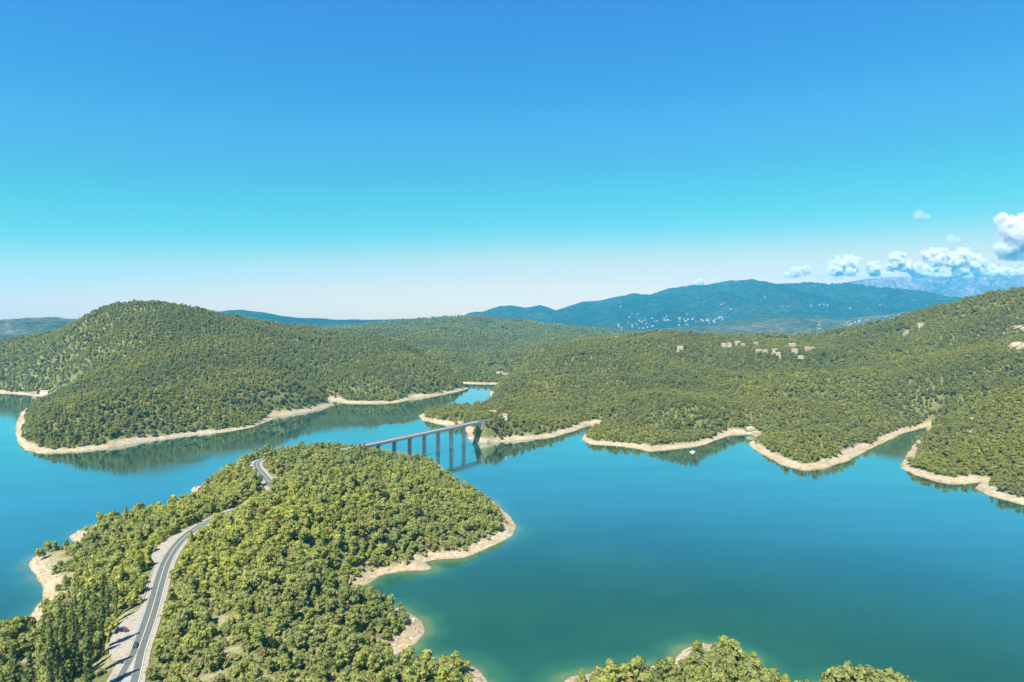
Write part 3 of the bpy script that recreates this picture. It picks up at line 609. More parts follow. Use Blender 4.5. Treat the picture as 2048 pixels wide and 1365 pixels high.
# ------------------------------------------------------------------ vehicles and boat
def car(x, y, z, rz, paint, label, name='car'):
    e = empty(name, (x, y, z), rz); tag(e, label, 'car')
    m = MB(); L_, Wd = 4.3, 1.76
    prof = [(-2.15, .35), (-2.15, .78), (-1.9, .95), (1.0, .95), (1.9, .84), (2.15, .62), (2.15, .35)]
    n = len(prof); v = [(a, -Wd / 2, b) for a, b in prof] + [(a, Wd / 2, b) for a, b in prof]
    m.add(v, [tuple(range(n)), tuple(range(n, 2 * n))[::-1]] + [(i, n + i, n + (i + 1) % n, (i + 1) % n) for i in range(n)]); m.build('body', paint, e)
    m = MB(); pr = [(-1.85, .94), (-1.35, 1.42), (0.25, 1.44), (1.05, .94)]; v = [(a, -.8 if b < 1 else -.62, b) for a, b in pr] + [(a, .8 if b < 1 else .62, b) for a, b in pr]
    m.add(v, [(0, 1, 2, 3), (7, 6, 5, 4)] + [(i, 4 + i, 4 + (i + 1) % 4, (i + 1) % 4) for i in range(4)]); cab = m.build('window_band', M_glass, e)
    m = MB(); m.box((-0.55, 0, 1.45), (1.6, 1.22, .05)); m.build('roof', paint, e)
    for a in (-1.35, 1.35):
        for b in (-.8, .8):
            m = MB(); m.tube((a, b - .1, .33), (a, b + .1, .33), .33, .33, 14); w = m.build('wheel', M_tyre, e)
            m = MB(); s = 1 if b > 0 else -1; m.tube((a, b + s * .1, .33), (a, b + s * .13, .33), .19, .19, 10); m.build('rim', M_steel, w)
    for b in (-.6, .6):
        m = MB(); m.box((2.16, b, .68), (.04, .36, .14)); m.build('headlight', M_white, e)
        m = MB(); m.box((-2.16, b, .72), (.04, .3, .14)); m.build('tail_light', M_roof, e)
def road_dir(Yv):
    i = int(np.argmin(np.abs(ROAD[:80, 1] - Yv))); d = ROAD[i + 1] - ROAD[i - 1]; return ROAD[i], math.atan2(d[1], d[0])
p_, a_ = road_dir(F * (CZ - 20.5) / (1292 - HZ)); wv = float(np.interp(p_[1], ROAD[:40, 1], widen[:40]))
off = -(HALF / 2 + wv); car(p_[0] + math.sin(a_) * off, p_[1] - math.cos(a_) * off, p_[2] + 0.01, a_ + math.pi, M_car, 'dark car driving in the lakeside lane beside the wedge island')
p_, a_ = road_dir(322.0); off = -(HALF + 5.2); xx, yy = p_[0] + math.sin(a_) * off, p_[1] - math.cos(a_) * off
car(xx, yy, max(p_[2] - 0.06, float(land_z(np.array([xx]), np.array([yy]))[0]) + 0.13), a_ + 0.4, M_car2, 'plum coloured car parked on the gravel strip in tree shade')
def boat():
    x, y = P(1385, 905); e = empty('motorboat', (x, y, 0), 0.3); e.scale = (.8, .8, .8); tag(e, 'small white motorboat floating just off the middle shore on the right', 'boat')
    m = MB(); st = [(-4.5, 1.5, .95), (-2, 1.7, 1.0), (1.5, 1.5, 1.1), (3.6, .8, 1.3), (4.8, .05, 1.5)]
    v = []
    for a, w, h in st: v += [(a, -w, h), (a, -w * .7, -.25), (a, w * .7, -.25), (a, w, h)]
    f = [(0, 1, 2, 3)] + [(4 * i + j, 4 * i + 4 + j, 4 * i + 5 + j, 4 * i + 1 + j) for i in range(4) for j in range(3)] + [(4 * i + 3, 4 * i + 7, 4 * i + 4, 4 * i) for i in range(4)] + [(16, 19, 18, 17)]
    m.add(v, f); m.build('hull', M_boat, e)
    m = MB(); m.box((0.4, 0, 1.7), (2.6, 2.0, 1.3), 0, 0, .8); c = m.build('cabin', M_boat, e)
    m = MB(); m.box((1.55, 0, 1.75), (.2, 1.8, .7)); m.build('windscreen', M_glass, c)
    m = MB(); m.box((-4.6, 0, .9), (.5, .5, 1.4)); m.build('outboard_motor', M_tyre, e)
boat()

# ------------------------------------------------------------------ houses
def house_obj(x, y, z, w, d, h, rz, wallm, roofm, label, group, cat='house', detail=True, flat=False, name='house'):
    if not detail:
        m = MB(); m.box((0, 0, h / 2 - 2), (w, d, h + 4), 0, 0)
        if flat: m.box((0, 0, h + 0.25), (w + .6, d + .6, .5), 0, 1)
        else:
            o_ = .5; a, b = w / 2 + o_, d / 2 + o_; r = h + min(w, d) * .24
            m.add([(-a, -b, h), (a, -b, h), (a, b, h), (-a, b, h), (-a, 0, r), (a, 0, r)], [(0, 1, 5, 4), (2, 3, 4, 5), (0, 4, 3), (1, 2, 5), (3, 2, 1, 0)], 1)
        for k in range(-1, 2): m.box((k * w * .3, -d / 2 - .02, h * .55), (w * .1, .1, h * .3), 0, 2)
        me = m.mesh(name, [wallm, roofm, M_glass]); o = link(name, me, None, (x, y, z)); o.rotation_euler[2] = rz; tag(o, label, cat, group); return o
    e = empty(name, (x, y, z), rz); tag(e, label, cat, group)
    m = MB(); m.box((0, 0, h / 2 - 1.5), (w, d, h + 3)); m.build('wall', wallm, e)
    m = MB(); o_ = .5; a, b = w / 2 + o_, d / 2 + o_; r = h + d * .22
    m.add([(-a, -b, h), (a, -b, h), (a, b, h), (-a, b, h), (-a, 0, r), (a, 0, r)], [(0, 1, 5, 4), (2, 3, 4, 5), (0, 4, 3), (1, 2, 5), (3, 2, 1, 0)]); rf = m.build('roof', roofm, e)
    m = MB(); m.box((w * .25, d * .1, r), (.8, .6, 1.6)); m.build('chimney', wallm, rf)
    nst = max(1, int(h / 2.9)); nw = max(2, int(w / 3.4))
    for s in range(nst):
        for k in range(nw):
            xx = -w / 2 + w * (k + .5) / nw; zz = 1.6 + s * 2.9
            if s == 0 and k == nw // 2: mm = MB(); mm.box((xx, -d / 2 - .03, 1.05), (1.1, .1, 2.1)); mm.build('door', M_shut, e)
            else:
                mm = MB(); mm.box((xx, -d / 2 - .03, zz), (1.1, .1, 1.3)); wnd = mm.build('window', M_glass, e)
                
                for sg in (-1, 1): mm = MB(); mm.box((xx + sg * .82, -d / 2 - .05, zz), (.5, .1, 1.35)); mm.build('shutter', M_shut, wnd)
    return e
HOUSE_XY = []
hs = [(1360, 701, 15, 'house', 'tall cream house alone on the right hill, left of the other houses'), (1447, 692, 11, 'h', 'leftmost low cream house in the row on the hill crest'), (1458, 691, 10, 'h', 'second low cream house from the left on the hill crest'),
      (1475, 688, 13, 'h', 'white house at the top of the crest row of the right hill'), (1485, 693, 12, 'h', 'pinkish low house just right of the highest crest house'), (1511, 690, 12, 'h', 'cream house above the long white terrace on the crest'),
      (1517, 705, 14, 'h', 'left end of the long cream terrace below the crest'), (1529, 706, 13, 'h', 'right end of the long cream terrace below the crest'), (1550, 704, 13, 'h', 'upper cream house of the pair right of the terrace'),
      (1554, 711, 14, 'h', 'lower cream house of the pair right of the terrace'), (1584, 695, 16, 'h', 'pink three storey house beside the far valley gap'), (1589, 707, 14, 'h', 'cream house directly below the pink three storey house'),
      (1614, 700, 13, 'h', 'left house of the pale pair right of the pink house'), (1624, 701, 12, 'h', 'right house of the pale pair right of the pink house'), (1601, 718, 12, 'h', 'small pale house lowest in the valley gap'),
      (1840, 652, 13, 'h', 'small pale house in the woods high on the right hill'), (1812, 668, 8, 'h', 'tiny white cottage alone in the right hill woods')]
for px, py, w, k, lab in hs:
    q = hit(px, py + 4, 700, 3500)
    if q is None: continue
    x, y, z = q; pink = 'pink' in lab; hh = 9.5 if ('three' in lab or 'tall' in lab) else 6.4
    house_obj(x, y, z + 2.5, w * .92, 8, hh + .8, rnd.uniform(-.35, .35), M_pink if pink else M_wall, M_pale_roof, lab, 'houses on the crest of the right hill'); HOUSE_XY.append((x, y, 9))
for px, py, w, d, hh, lab, wm in [(990, 829, 20, 9, 5, 'low cream lodge in the trees above the far bridge end', M_wall), (1008, 836, 9, 7, 4, 'small pale cabin right of the low cream lodge', M_white), (1001, 750, 24, 12, 7, 'white boathouse standing above the beach at the end of the channel', M_white),
                                  (1012, 751, 14, 10, 5, 'low annexe right of the white boathouse', M_wall), (91, 787, 20, 9, 5, 'white club house on the far left shore', M_white), (70, 788, 10, 7, 4, 'small brown hut left of the white club house', M_pink), (959, 752, 14, 8, 4, 'low pale shed in the trees left of the white boathouse', M_wall)]:
    q = hit(px, py + 1, 500, 2600)
    if q is None: continue
    x, y, z = q; house_obj(x, y, z + .6, w, d, hh, rnd.uniform(-.2, .2), wm, M_pale_roof, lab, 'buildings by the water'); HOUSE_XY.append((x, y, 10))
# far town, hamlets
def far_houses(spots, fn, y0, y1, smin, smax, label, group, mats, cat='house'):
    for px, py in spots:
        q = hit(px, py, y0, y1, fn)
        if q is None: continue
        x, y, z = q; w = rnd.uniform(smin, smax) * .55
        house_obj(x, y, z, w, w * rnd.uniform(.5, .8), w * rnd.uniform(.35, .6), rnd.uniform(-.6, .6), rnd.choice(mats), M_pale_roof, label, group, cat, detail=False, flat=rnd.random() < .3)
def cluster(cx, cy, sx, sy, n): return [(rnd.gauss(cx, sx), rnd.gauss(cy, sy)) for _ in range(n)]
far_houses(cluster(1240, 655, 6, 5, 7) + cluster(1285, 650, 14, 6, 18) + cluster(1325, 640, 10, 3, 10), H_m1, 6320, 10970, 22, 38, 'white house in the left part of the far town', 'houses of the far town, left part', [M_far_white])
far_houses(cluster(1368, 640, 9, 4, 12) + cluster(1372, 655, 10, 5, 8), H_m1, 6320, 10970, 24, 42, 'white house in the middle of the far town', 'houses of the far town, middle part', [M_far_white])
far_houses(cluster(1406, 641, 8, 3, 8) + cluster(1430, 645, 6, 4, 8) + cluster(1443, 638, 6, 3, 7), H_m1, 6320, 10970, 26, 46, 'white house in the right part of the far town', 'houses of the far town, right part', [M_far_white])
far_houses([(1240, 605), (1241, 614), (1264, 628), (1275, 630), (1372, 596), (1396, 597), (1449, 607), (1462, 619), (1443, 610), (1565, 614), (1575, 615), (1640, 611), (1648, 610), (1655, 612), (1622, 613), (1530, 596), (1700, 618), (1760, 612)], H_m1, 6320, 10970, 24, 40, 'white villa scattered on the slope of the blue mountain', 'villas on the blue mountain', [M_far_white])
far_houses(cluster(1640, 655, 5, 8, 11) + [(1648, 635), (1652, 640), (1545, 672), (1532, 672), (1570, 670), (1590, 668)], H_m0, 4300, 6000, 12, 20, 'pale house on the grey green slope behind the right hill', 'houses on the grey green slope', [M_white, M_wall])
far_houses(cluster(1697, 648, 7, 4, 12) + cluster(1722, 641, 7, 4, 13) + cluster(1728, 655, 9, 3, 7), H_m0, 4300, 6000, 14, 24, 'pinkish house of the hill village left of the right hill', 'houses of the hill village', [M_pink, M_wall, M_white])
far_houses(cluster(1776, 634, 5, 2.5, 7) + cluster(1800, 632, 6, 2, 7) + [(1845, 622)], H_m0, 4300, 6000, 14, 24, 'cream house in the hamlet touching the right hill skyline', 'houses of the skyline hamlet', [M_pink, M_wall])

# ------------------------------------------------------------------ rock outcrops
def rock(x, y, z, sx, sy, sz, seed, label, m=M_rock, name='rock_outcrop'):
    n, k = 22, 14; V = []; r = random.Random(seed)
    ph = [(r.uniform(0, 6), r.uniform(1.5, 4), r.uniform(1.5, 4)) for _ in range(4)]
    for j in range(k + 1):
        t = math.pi * j / k
        for i in range(n):
            a = 2 * math.pi * i / n; q = 1 + sum(.08 * math.sin(p + f * a * round(1 + g * .3) + g * t * 2) for p, f, g in ph) * 1 + .08 * r.uniform(-1, 1)
            cx_, cy_ = math.cos(a), math.sin(a); sc = 1 / max(abs(cx_), abs(cy_)) ** .45
            V.append((sx / 2 * q * cx_ * sc * math.sin(t) ** .6, sy / 2 * q * cy_ * sc * math.sin(t) ** .6, sz * .5 + sz * .55 * math.cos(t) * q))
    Fl = [(j * n + i, (j + 1) * n + i, (j + 1) * n + (i + 1) % n, j * n + (i + 1) % n) for j in range(k) for i in range(n)]
    o = link(name, mesh_np(name, V, Fl, [m]), None, (x, y, z)); tag(o, label, 'rock', 'pale rock outcrops'); return o
for i, (px, py, sx, sy, sz, lab) in enumerate([(2036, 704, 30, 12, 17, 'large pale cut rock face at the right edge of the photo'), (2034, 660, 24, 10, 8, 'smaller pale rock ledge above the large cut face'), (2048, 662, 14, 10, 7, 'pale rock ledge on the very right edge'),
                                                (1500, 862, 14, 8, 6, 'pale rock mound at the head of the middle inlet'), (1512, 868, 8, 6, 4, 'small rock right of the mound at the inlet head'), (393, 992, 8, 7, 9, 'pale rock bluff on the left shore of the peninsula'),
                                                (1945, 841, 8, 5, 4, 'pale rock showing in the woods of the right cape'), (1936, 866, 5, 4, 3, 'small pale rock in the woods below the larger one')]):
    q = hit(px, py, 300, 3000)
    if q: rock(q[0], q[1], q[2] - sz * .1, sx, sy, sz, 50 + i, lab); HOUSE_XY.append((q[0], q[1] - 4, max(sx, 10) * .75))
HOUSE_XY = np.array(HOUSE_XY)

# ------------------------------------------------------------------ trees
def crown_mesh(kind, seed, m, detail=1.0):
    """leaf clumps spread over the lobes of an uneven crown; origin at the foot of the tree"""
    r = np.random.default_rng(seed); L_ = []
    if kind == 'pine':      # broad irregular crown on a bare lower trunk
        H, R = 11.0, 3.6
        for _ in range(17):
            z = r.uniform(.38, .95); a = r.uniform(0, 6.28); rr = R * (1 - ((z - .55) / .55) ** 2 * .75) * r.uniform(.25, .85)
            L_.append((rr * math.cos(a), rr * math.sin(a), z * H, r.uniform(1.0, 1.75)))
        L_.append((0, 0, H * .9, 1.3)); flat = .8
    elif kind == 'cone':    # younger, pointed
        H, R = 10.0, 2.4
        for _ in range(20):
            z = r.uniform(.12, .92); a = r.uniform(0, 6.28); rr = R * (1 - z) ** .8 * r.uniform(.5, 1)
            L_.append((rr * math.cos(a), rr * math.sin(a), z * H, .55 + 1.1 * (1 - z)))
        L_.append((0, 0, H * .95, .5)); flat = 1.1
    elif kind == 'oak':
        H, R = 7.5, 3.7
        for _ in range(16):
            z = r.uniform(.22, .85); a = r.uniform(0, 6.28); rr = R * math.sqrt(max(0, 1 - ((z - .45) / .5) ** 2)) * r.uniform(.3, .8)
            L_.append((rr * math.cos(a), rr * math.sin(a), z * H, r.uniform(1.1, 1.8)))
        flat = .85
    elif kind == 'slim':    # tall narrow
        H, R = 25.0, 1.35
        for k in range(34):
            z = .06 + .92 * k / 34; a = r.uniform(0, 6.28); w = R * min(1, (1 - z) * 3.2) * (0.75 + .25 * math.sin(z * 9 + seed)); rr = w * r.uniform(.1, .6)
            L_.append((rr * math.cos(a), rr * math.sin(a), z * H, max(.4, w * .85)))
        flat = 1.5
    else:                   # shrub
        H, R = 2.6, 1.9
        for _ in range(8):
            a = r.uniform(0, 6.28); rr = R * r.uniform(.1, .7); L_.append((rr * math.cos(a), rr * math.sin(a), r.uniform(.5, 1.7), r.uniform(.6, 1.0)))
        flat = .8
    V = []; Fc = []
    for (x, y, z, q) in L_:
        n = int(26 * detail * q / 1.3 + 6)
        d = r.normal(size=(n, 3)); d /= np.linalg.norm(d, axis=1)[:, None]; d[:, 2] = np.where(d[:, 2] < -.45, -d[:, 2], d[:, 2])
        rad = q * (1 + .22 * r.normal(size=n)); c = np.c_[x + d[:, 0] * rad, y + d[:, 1] * rad, z + d[:, 2] * rad * flat]
        s = r.uniform(.32, .62, n) * (0.75 + .25 * q)
        nn = d + .38 * r.normal(size=(n, 3)); nn /= np.linalg.norm(nn, axis=1)[:, None]
        u = np.cross(nn, r.normal(size=(n, 3))); u /= np.linalg.norm(u, axis=1)[:, None]; v = np.cross(nn, u)
        for k in range(n):
            b = len(V); aa = s[k] * r.uniform(.8, 1.25)
            V += [c[k] - u[k] * aa - v[k] * s[k] * .7, c[k] + u[k] * aa - v[k] * s[k] * .6, c[k] + u[k] * aa * .7 + v[k] * s[k] + nn[k] * .12, c[k] - u[k] * aa * .8 + v[k] * s[k] * .8]
            Fc.append((b, b + 1, b + 2, b + 3))
    return np.array(V), Fc, H
def trunk_np(H, r0, seed):
    r = random.Random(seed); m = MB(); p = Vector((0, 0, -.8)); n = 4; pts = [p]
    for k in range(1, n + 1): pts.append(Vector((r.uniform(-.25, .25), r.uniform(-.25, .25), H * .86 * k / n)))
    for k in range(n): m.tube(pts[k], pts[k + 1], r0 * (1 - .8 * k / n), r0 * (1 - .8 * (k + 1) / n), 5)
    for k in range(5):
        b = pts[2 + k % 2]; a = r.uniform(0, 6.28); m.tube(b, b + Vector((math.cos(a) * H * .17, math.sin(a) * H * .17, H * .13)), r0 * .35, r0 * .1, 4)
    return m
PROTO = []       # name, kind, crown mesh, trunk mesh, joined object for the woods
pcol = bpy.data.collections.new('wood_sources')
def proto(kind, seed, m, nm):
    V, Fc, H = crown_mesh(kind, seed, m); cm = mesh_np('crown', V, np.array(Fc), [m])
    t = trunk_np(H if kind != 'shrub' else 1.2, {'pine': .28, 'cone': .2, 'oak': .3, 'slim': .24, 'shrub': .06}[kind], seed); tm = t.mesh('trunk', M_bark)
    b = len(V); AV = np.r_[V, np.array(t.v)]; AF = [tuple(f) for f in Fc] + [tuple(i + b for i in f) for f in t.f]
    jm = mesh_np('wood_tree', AV, AF, [m, M_bark], [0] * len(Fc) + [1] * len(t.f))
    o = bpy.data.objects.new('wood_source_%02d' % len(PROTO), jm); pcol.objects.link(o)
    PROTO.append((nm, kind, cm, tm, o, H))
for s in range(4): proto('pine', 10 + s, M_pine, 'pine_tree')
for s in range(3): proto('cone', 30 + s, M_pine, 'young_pine_tree')
for s in range(3): proto('oak', 50 + s, M_oak, 'oak_tree')
for s in range(2): proto('slim', 70 + s, M_cyp, 'cypress_tree')
for s in range(2): proto('shrub', 80 + s, M_dry, 'shrub')
proto('oak', 91, M_dark, 'dark_tree')
proto('oak', 95, M_yel, 'yellow_tree')
proto('shrub', 97, M_oak, 'green_shrub')
for s in range(3): proto('pine', 110 + s, M_hill, 'pine_tree')
for s in range(2): proto('cone', 120 + s, M_hill, 'young_pine_tree')
for s in range(2): proto('oak', 130 + s, M_hill, 'oak_tree')
proto('oak', 140, M_rust, 'rusty_oak_tree')
proto('cone', 141, M_rust, 'rusty_pine_tree')
I_PINE, I_CONE, I_OAK, I_SLIM, I_DRY, I_DARK, I_YEL, I_GS = [0, 1, 2, 3], [4, 5, 6], [7, 8, 9], [10, 11], [12, 13], 14, 15, 16

def scatter(x0, x1, y0, y1, cell, seed):
    r = np.random.default_rng(seed); xs = np.arange(x0, x1, cell); ys = np.arange(y0, y1, cell * .92); X, Y = np.meshgrid(xs, ys); X = X + (np.arange(len(ys)) % 2)[:, None] * cell / 2
    X = X + r.uniform(-.42, .42, X.shape) * cell; Y = Y + r.uniform(-.42, .42, Y.shape) * cell; return X.ravel(), Y.ravel(), r
def bwid(x, y): return 2.5 * vnoise(x, y, 12, 51) + 4.5 * vnoise(x, y, 75, 52)
def filt(x, y, r, beachw=9.0, dens=1.0, margin=160):
    k = np.abs(x) < .95 * y + 200; x, y = x[k], y[k]
    sd = shore(x, y); k = sd > 3; x, y, sd = x[k], y[k], sd[k]
    z = land_z(x, y); k = ((sd + bwid(x, y)) > beachw + r.uniform(-1, 4, len(x))) | (z > 7.5); x, y, z = x[k], y[k], z[k]
    d1, _ = road_near(x, y, ROAD); d2, _ = road_near(x, y, ROAD2); wd = np.interp(y, ROAD[:40, 1], widen[:40]) * (y < 320)
    k = (d1 > 8.2 + wd) & (d2 > 7); k &= bare(x, y) < r.uniform(.15, .9, len(x)); k &= r.uniform(0, 1, len(x)) < dens
    u = (x - BS[0]) * BD[0] + (y - BS[1]) * BD[1]; v = np.abs((x - BS[0]) * BN[0] + (y - BS[1]) * BN[1]); k &= ~((v < 8) & (u > -6) & (u < SPAN * 8 - 1)); k &= ~((v < 6.5) & (u >= SPAN * 8 - 1) & (u < SPAN * 8 + 8))
    for cx, cy, rr in HOUSE_XY:
        k &= ~((np.abs(x - cx) < rr) & (y > cy - 1.1 * rr) & (y < cy + rr))
    return x[k], y[k], z[k]

def lay_clear(x, y):
    """true where the lay-by gravel lies"""
    d, _ = road_near(x, y, ROAD); i = np.argmin(np.hypot(x[:, None] - ROAD[None, ::2, 0], y[:, None] - ROAD[None, ::2, 1]), 1) * 2
    return None
ALL = []   # x, y, z, idx, scale
# peninsula and headland
x, y, r = scatter(-680, 480, 150, 800, 6.1, 1)
x, y, z = filt(x, y, r, 8.0)
# which trees belong to the peninsula side: those nearer than the lake arm
def near_side(x, y):
    px, py = proj(x, y, 0 * x); poly = np.array([P(a, b) for a, b in [(-700, 1800)] + [(-1200, 1330), (-400, 1290), (-60, 1250), (10, 1245), (30, 1200), (20, 1120), (100, 1080), (230, 1010), (370, 1000), (380, 960), (520, 905), (620, 878), (740, 880), (800, 895), (880, 915), (960, 980), (1060, 1040), (1000, 1110), (880, 1300), (1040, 1400), (1100, 1360), (1160, 1330), (1380, 1260), (1520, 1300), (1640, 1340), (1900, 1380), (2300, 1440), (2900, 1480), (2900, 1800)]])
    return inside(x, y, poly)
k = near_side(x, y); x, y, z = x[k], y[k], z[k]
# keep the lay-by free
def on_layby(x, y):
    i = np.argmin(np.hypot(x[:, None] - ROAD[None, :, 0], y[:, None] - ROAD[None, :, 1]), 1); t = np.gradient(ROAD[:, :2], axis=0); t /= np.linalg.norm(t, axis=1)[:, None]
    off = (x - ROAD[i, 0]) * t[i, 1] - (y - ROAD[i, 1]) * t[i, 0]; Yr = ROAD[i, 1]
    return ((off < 0) & (off > -12.5) & (Yr > 406) & (Yr < 460)) | ((off < 0) & (off > -13.5) & (Yr > 296) & (Yr < 342))
k = ~on_layby(x, y); x, y, z = x[k], y[k], z[k]
n = len(x); t = r.uniform(0, 1, n); sp = vnoise(x, y, 60, 91)
idx = np.where(t < .42, r.integers(0, 4, n), np.where(t < .66, r.integers(4, 7, n), np.where(t < .93, r.integers(7, 10, n), r.integers(12, 14, n))))
idx = np.where((t < .015), I_DARK, np.where((t > .5) & (t < .53), 24, idx))
slim_zone = (x < -95) & (x > -190) & (y < 345) & (x < np.interp(y, ROAD[:60, 1], ROAD[:60, 0]) - 8)
idx = np.where(slim_zone & (t < .16), r.integers(10, 12, n), idx)
dry_zone = (np.abs(x + 118) < 34) & (y < 345) & (x > np.interp(y, ROAD[:60, 1], ROAD[:60, 0]) + 6)
idx = np.where(dry_zone & (t > .55), r.integers(12, 14, n), idx)
sc = r.uniform(.56, 1.04, n) * (1 + .12 * sp); sc = np.where(dry_zone, sc * .8, sc); sc = np.where((idx == 10) | (idx == 11), 1.0 + .25 * sp, np.where(slim_zone, sc * .55, sc))
sdv = shore(x, y); sc = sc * np.clip(.65 + sdv / 90, .65, 1.0); sc = np.where(x > 8, np.where(y < 245, sc * 1.45, sc), sc)
sc = np.where((np.hypot(x - BS[0] - 22, y - BS[1] + 5) < 50) & (y > 670), sc * .6, sc)
kk = ~(slim_zone & (t >= .16) & (t < .66)); x, y, z, idx, sc = x[kk], y[kk], z[kk], idx[kk], sc[kk]
NEAR = np.c_[x, y, z, idx, sc]
# undergrowth on the peninsula
x, y, r = scatter(-620, 420, 190, 800, 3.8, 2); x, y, z = filt(x, y, r, 8.5, .8); k = near_side(x, y) & ~on_layby(x, y); x, y, z = x[k], y[k], z[k]; n = len(x)
UND = np.c_[x, y, z, np.where(r.uniform(0, 1, n) < .4, r.integers(12, 14, n), I_GS), r.uniform(.5, 1.25, n)]

# choose the trees that show largest
px, py = proj(NEAR[:, 0], NEAR[:, 1], NEAR[:, 2] + 5)
vis = (px > -10) & (px < 2058) & (py < 1385); size = NEAR[:, 4] / NEAR[:, 1] * np.where(NEAR[:, 3] < 12, 1, 0.3) * vis * np.where(NEAR[:, 3] == I_DARK, 3, 1)
order = np.argsort(-size)[:285]; chosen = np.zeros(len(NEAR), bool); chosen[order] = True
def place_tree(i, x, y, z, s, rz, label, group, cat='tree', squash=1.0):
    nm, kind, cm, tm, o_, H = PROTO[i]
    e = empty(nm, (x, y, z), rz); e.scale = (s, s, s * squash); tag(e, label, cat, group)
    link('crown', cm, e); link('trunk', tm, e); return e
DESC_X = {14: 'dark green round oak', 24: 'rusty brown oak', 25: 'rusty brown pine'}
DESC = {'pine': 'olive green uneven pine', 'cone': 'pointed young pine', 'oak': 'round bushy holm oak', 'slim': 'tall slim columnar tree', 'shrub': 'low dry straw coloured shrub'}
for q in NEAR[chosen]:
    x, y, z, i, s = q; i = int(i); kind = PROTO[i][1]; rx = float(np.interp(y, ROAD[:60, 1], ROAD[:60, 0]))
    if x > 8: where, g = 'on the bottom right headland', 'trees on the bottom right headland'
    elif x > rx: where, g = ('on the slope right of the road', 'trees on the slope right of the road')
    elif x < -200 : where, g = 'in the bottom left corner', 'trees in the bottom left corner'
    else: where, g = 'between the road and the left shore', 'trees between the road and the left shore'
    d = DESC_X.get(i, DESC[kind])
    dr = float(road_near(np.array([x]), np.array([y]), ROAD)[0][0]); sh_ = float(shore(np.array([x]), np.array([y])))
    near_ = 'beside the bare beach' if sh_ < 20 else 'close to the road verge' if dr < 17 else 'behind the shore trees' if sh_ < 40 else 'deep in the wood'
    where = where + ' ' + near_; g = g + ', ' + near_
    place_tree(i, x, y, z - .2, s, rnd.uniform(0, 6.28), d + ' ' + where, g + ' (' + kind.replace('cone', 'young pine').replace('slim', 'slim trees') + ')', 'shrub' if kind == 'shrub' else 'tree')
# single trees that stand out
def solo(px, pyb, z0, i, s, label, sq=1.0):
    X, Y = P(px, pyb, z0); zz = float(land_z(np.array([X]), np.array([Y]))[0]); place_tree(i, X, Y, zz - .2, s, 1.0, label, None, squash=sq)
solo(80, 1118, 3, 2, .78, 'lone small pine on the bare sandy spit at the left')
solo(113, 1390, 13, 10, 1.15, 'tallest slim dark columnar tree near the lower left edge')
solo(203, 1322, 15, 11, 1.1, 'tall slim tree with a shaded trunk beside the gravel strip')
for q_, (a_, b_, s_) in enumerate([(98, 1345, .95), (88, 1300, .8), (128, 1330, 1.0), (142, 1292, .85), (152, 1345, .9), (166, 1262, .75), (182, 1338, .8), (188, 1286, 1.0), (215, 1268, .8), (232, 1250, .7), (226, 1228, .65), (205, 1215, .7), (176, 1225, .65), (118, 1268, .75), (150, 1238, .6), (245, 1190, .6), (262, 1150, .6), (282, 1128, .55)]):
    X_, Y_ = P(a_, b_, 15); place_tree(10 + q_ % 2, X_, Y_, float(land_z(np.array([X_]), np.array([Y_]))[0]) - .2, s_ * 1.12, q_ * 1.3, 'tall slim columnar tree between the road and the left shore', 'tall slim trees left of the road')
solo(270, 1212, 20, 5, .95, 'bright green pointed tree at the upper end of the gravel strip')
for q_, (a_, b_, s_, t_) in enumerate([(1648, 1400, 1.2, 4), (1672, 1412, 1.3, 0), (1696, 1400, 1.6, 5), (1716, 1414, 1.4, 3), (1738, 1402, 1.5, 6), (1758, 1414, 1.35, 1), (1780, 1404, 1.5, 4), (1806, 1412, 1.2, 2), (1198, 1388, 1.1, 8), (1222, 1382, 1.15, 0), (1250, 1380, 1.1, 3), (1276, 1378, 1.2, 1), (1303, 1374, 1.1, 9), (1440, 1325, .95, 5), (1466, 1330, 1.1, 0), (1508, 1345, 1.15, 6)]):
    X_, Y_ = P(a_, b_, 5); gr = 'tall pines at the right end of the bottom right headland' if a_ > 1600 else 'tall trees along the crest of the bottom right headland'
    place_tree(t_, X_, Y_, float(land_z(np.array([X_]), np.array([Y_]))[0]) - .2, s_, q_ * 1.7, 'tall leafy olive tree at the right end of the headland' if a_ > 1600 else 'tall leafy olive tree on the low left part of the headland' if a_ < 1400 else 'tall leafy olive tree on the crest of the headland', gr)
solo(1572, 1400, 2, 4, 1.0, 'slender pointed tree standing alone on the headland gap')
solo(1163, 1375, 3, 5, .8, 'small pointed tree on the sandy left end of the headland')
solo(385, 1022, 9, 10, .5, 'dark narrow tree beside the pale rock bluff on the left shore')

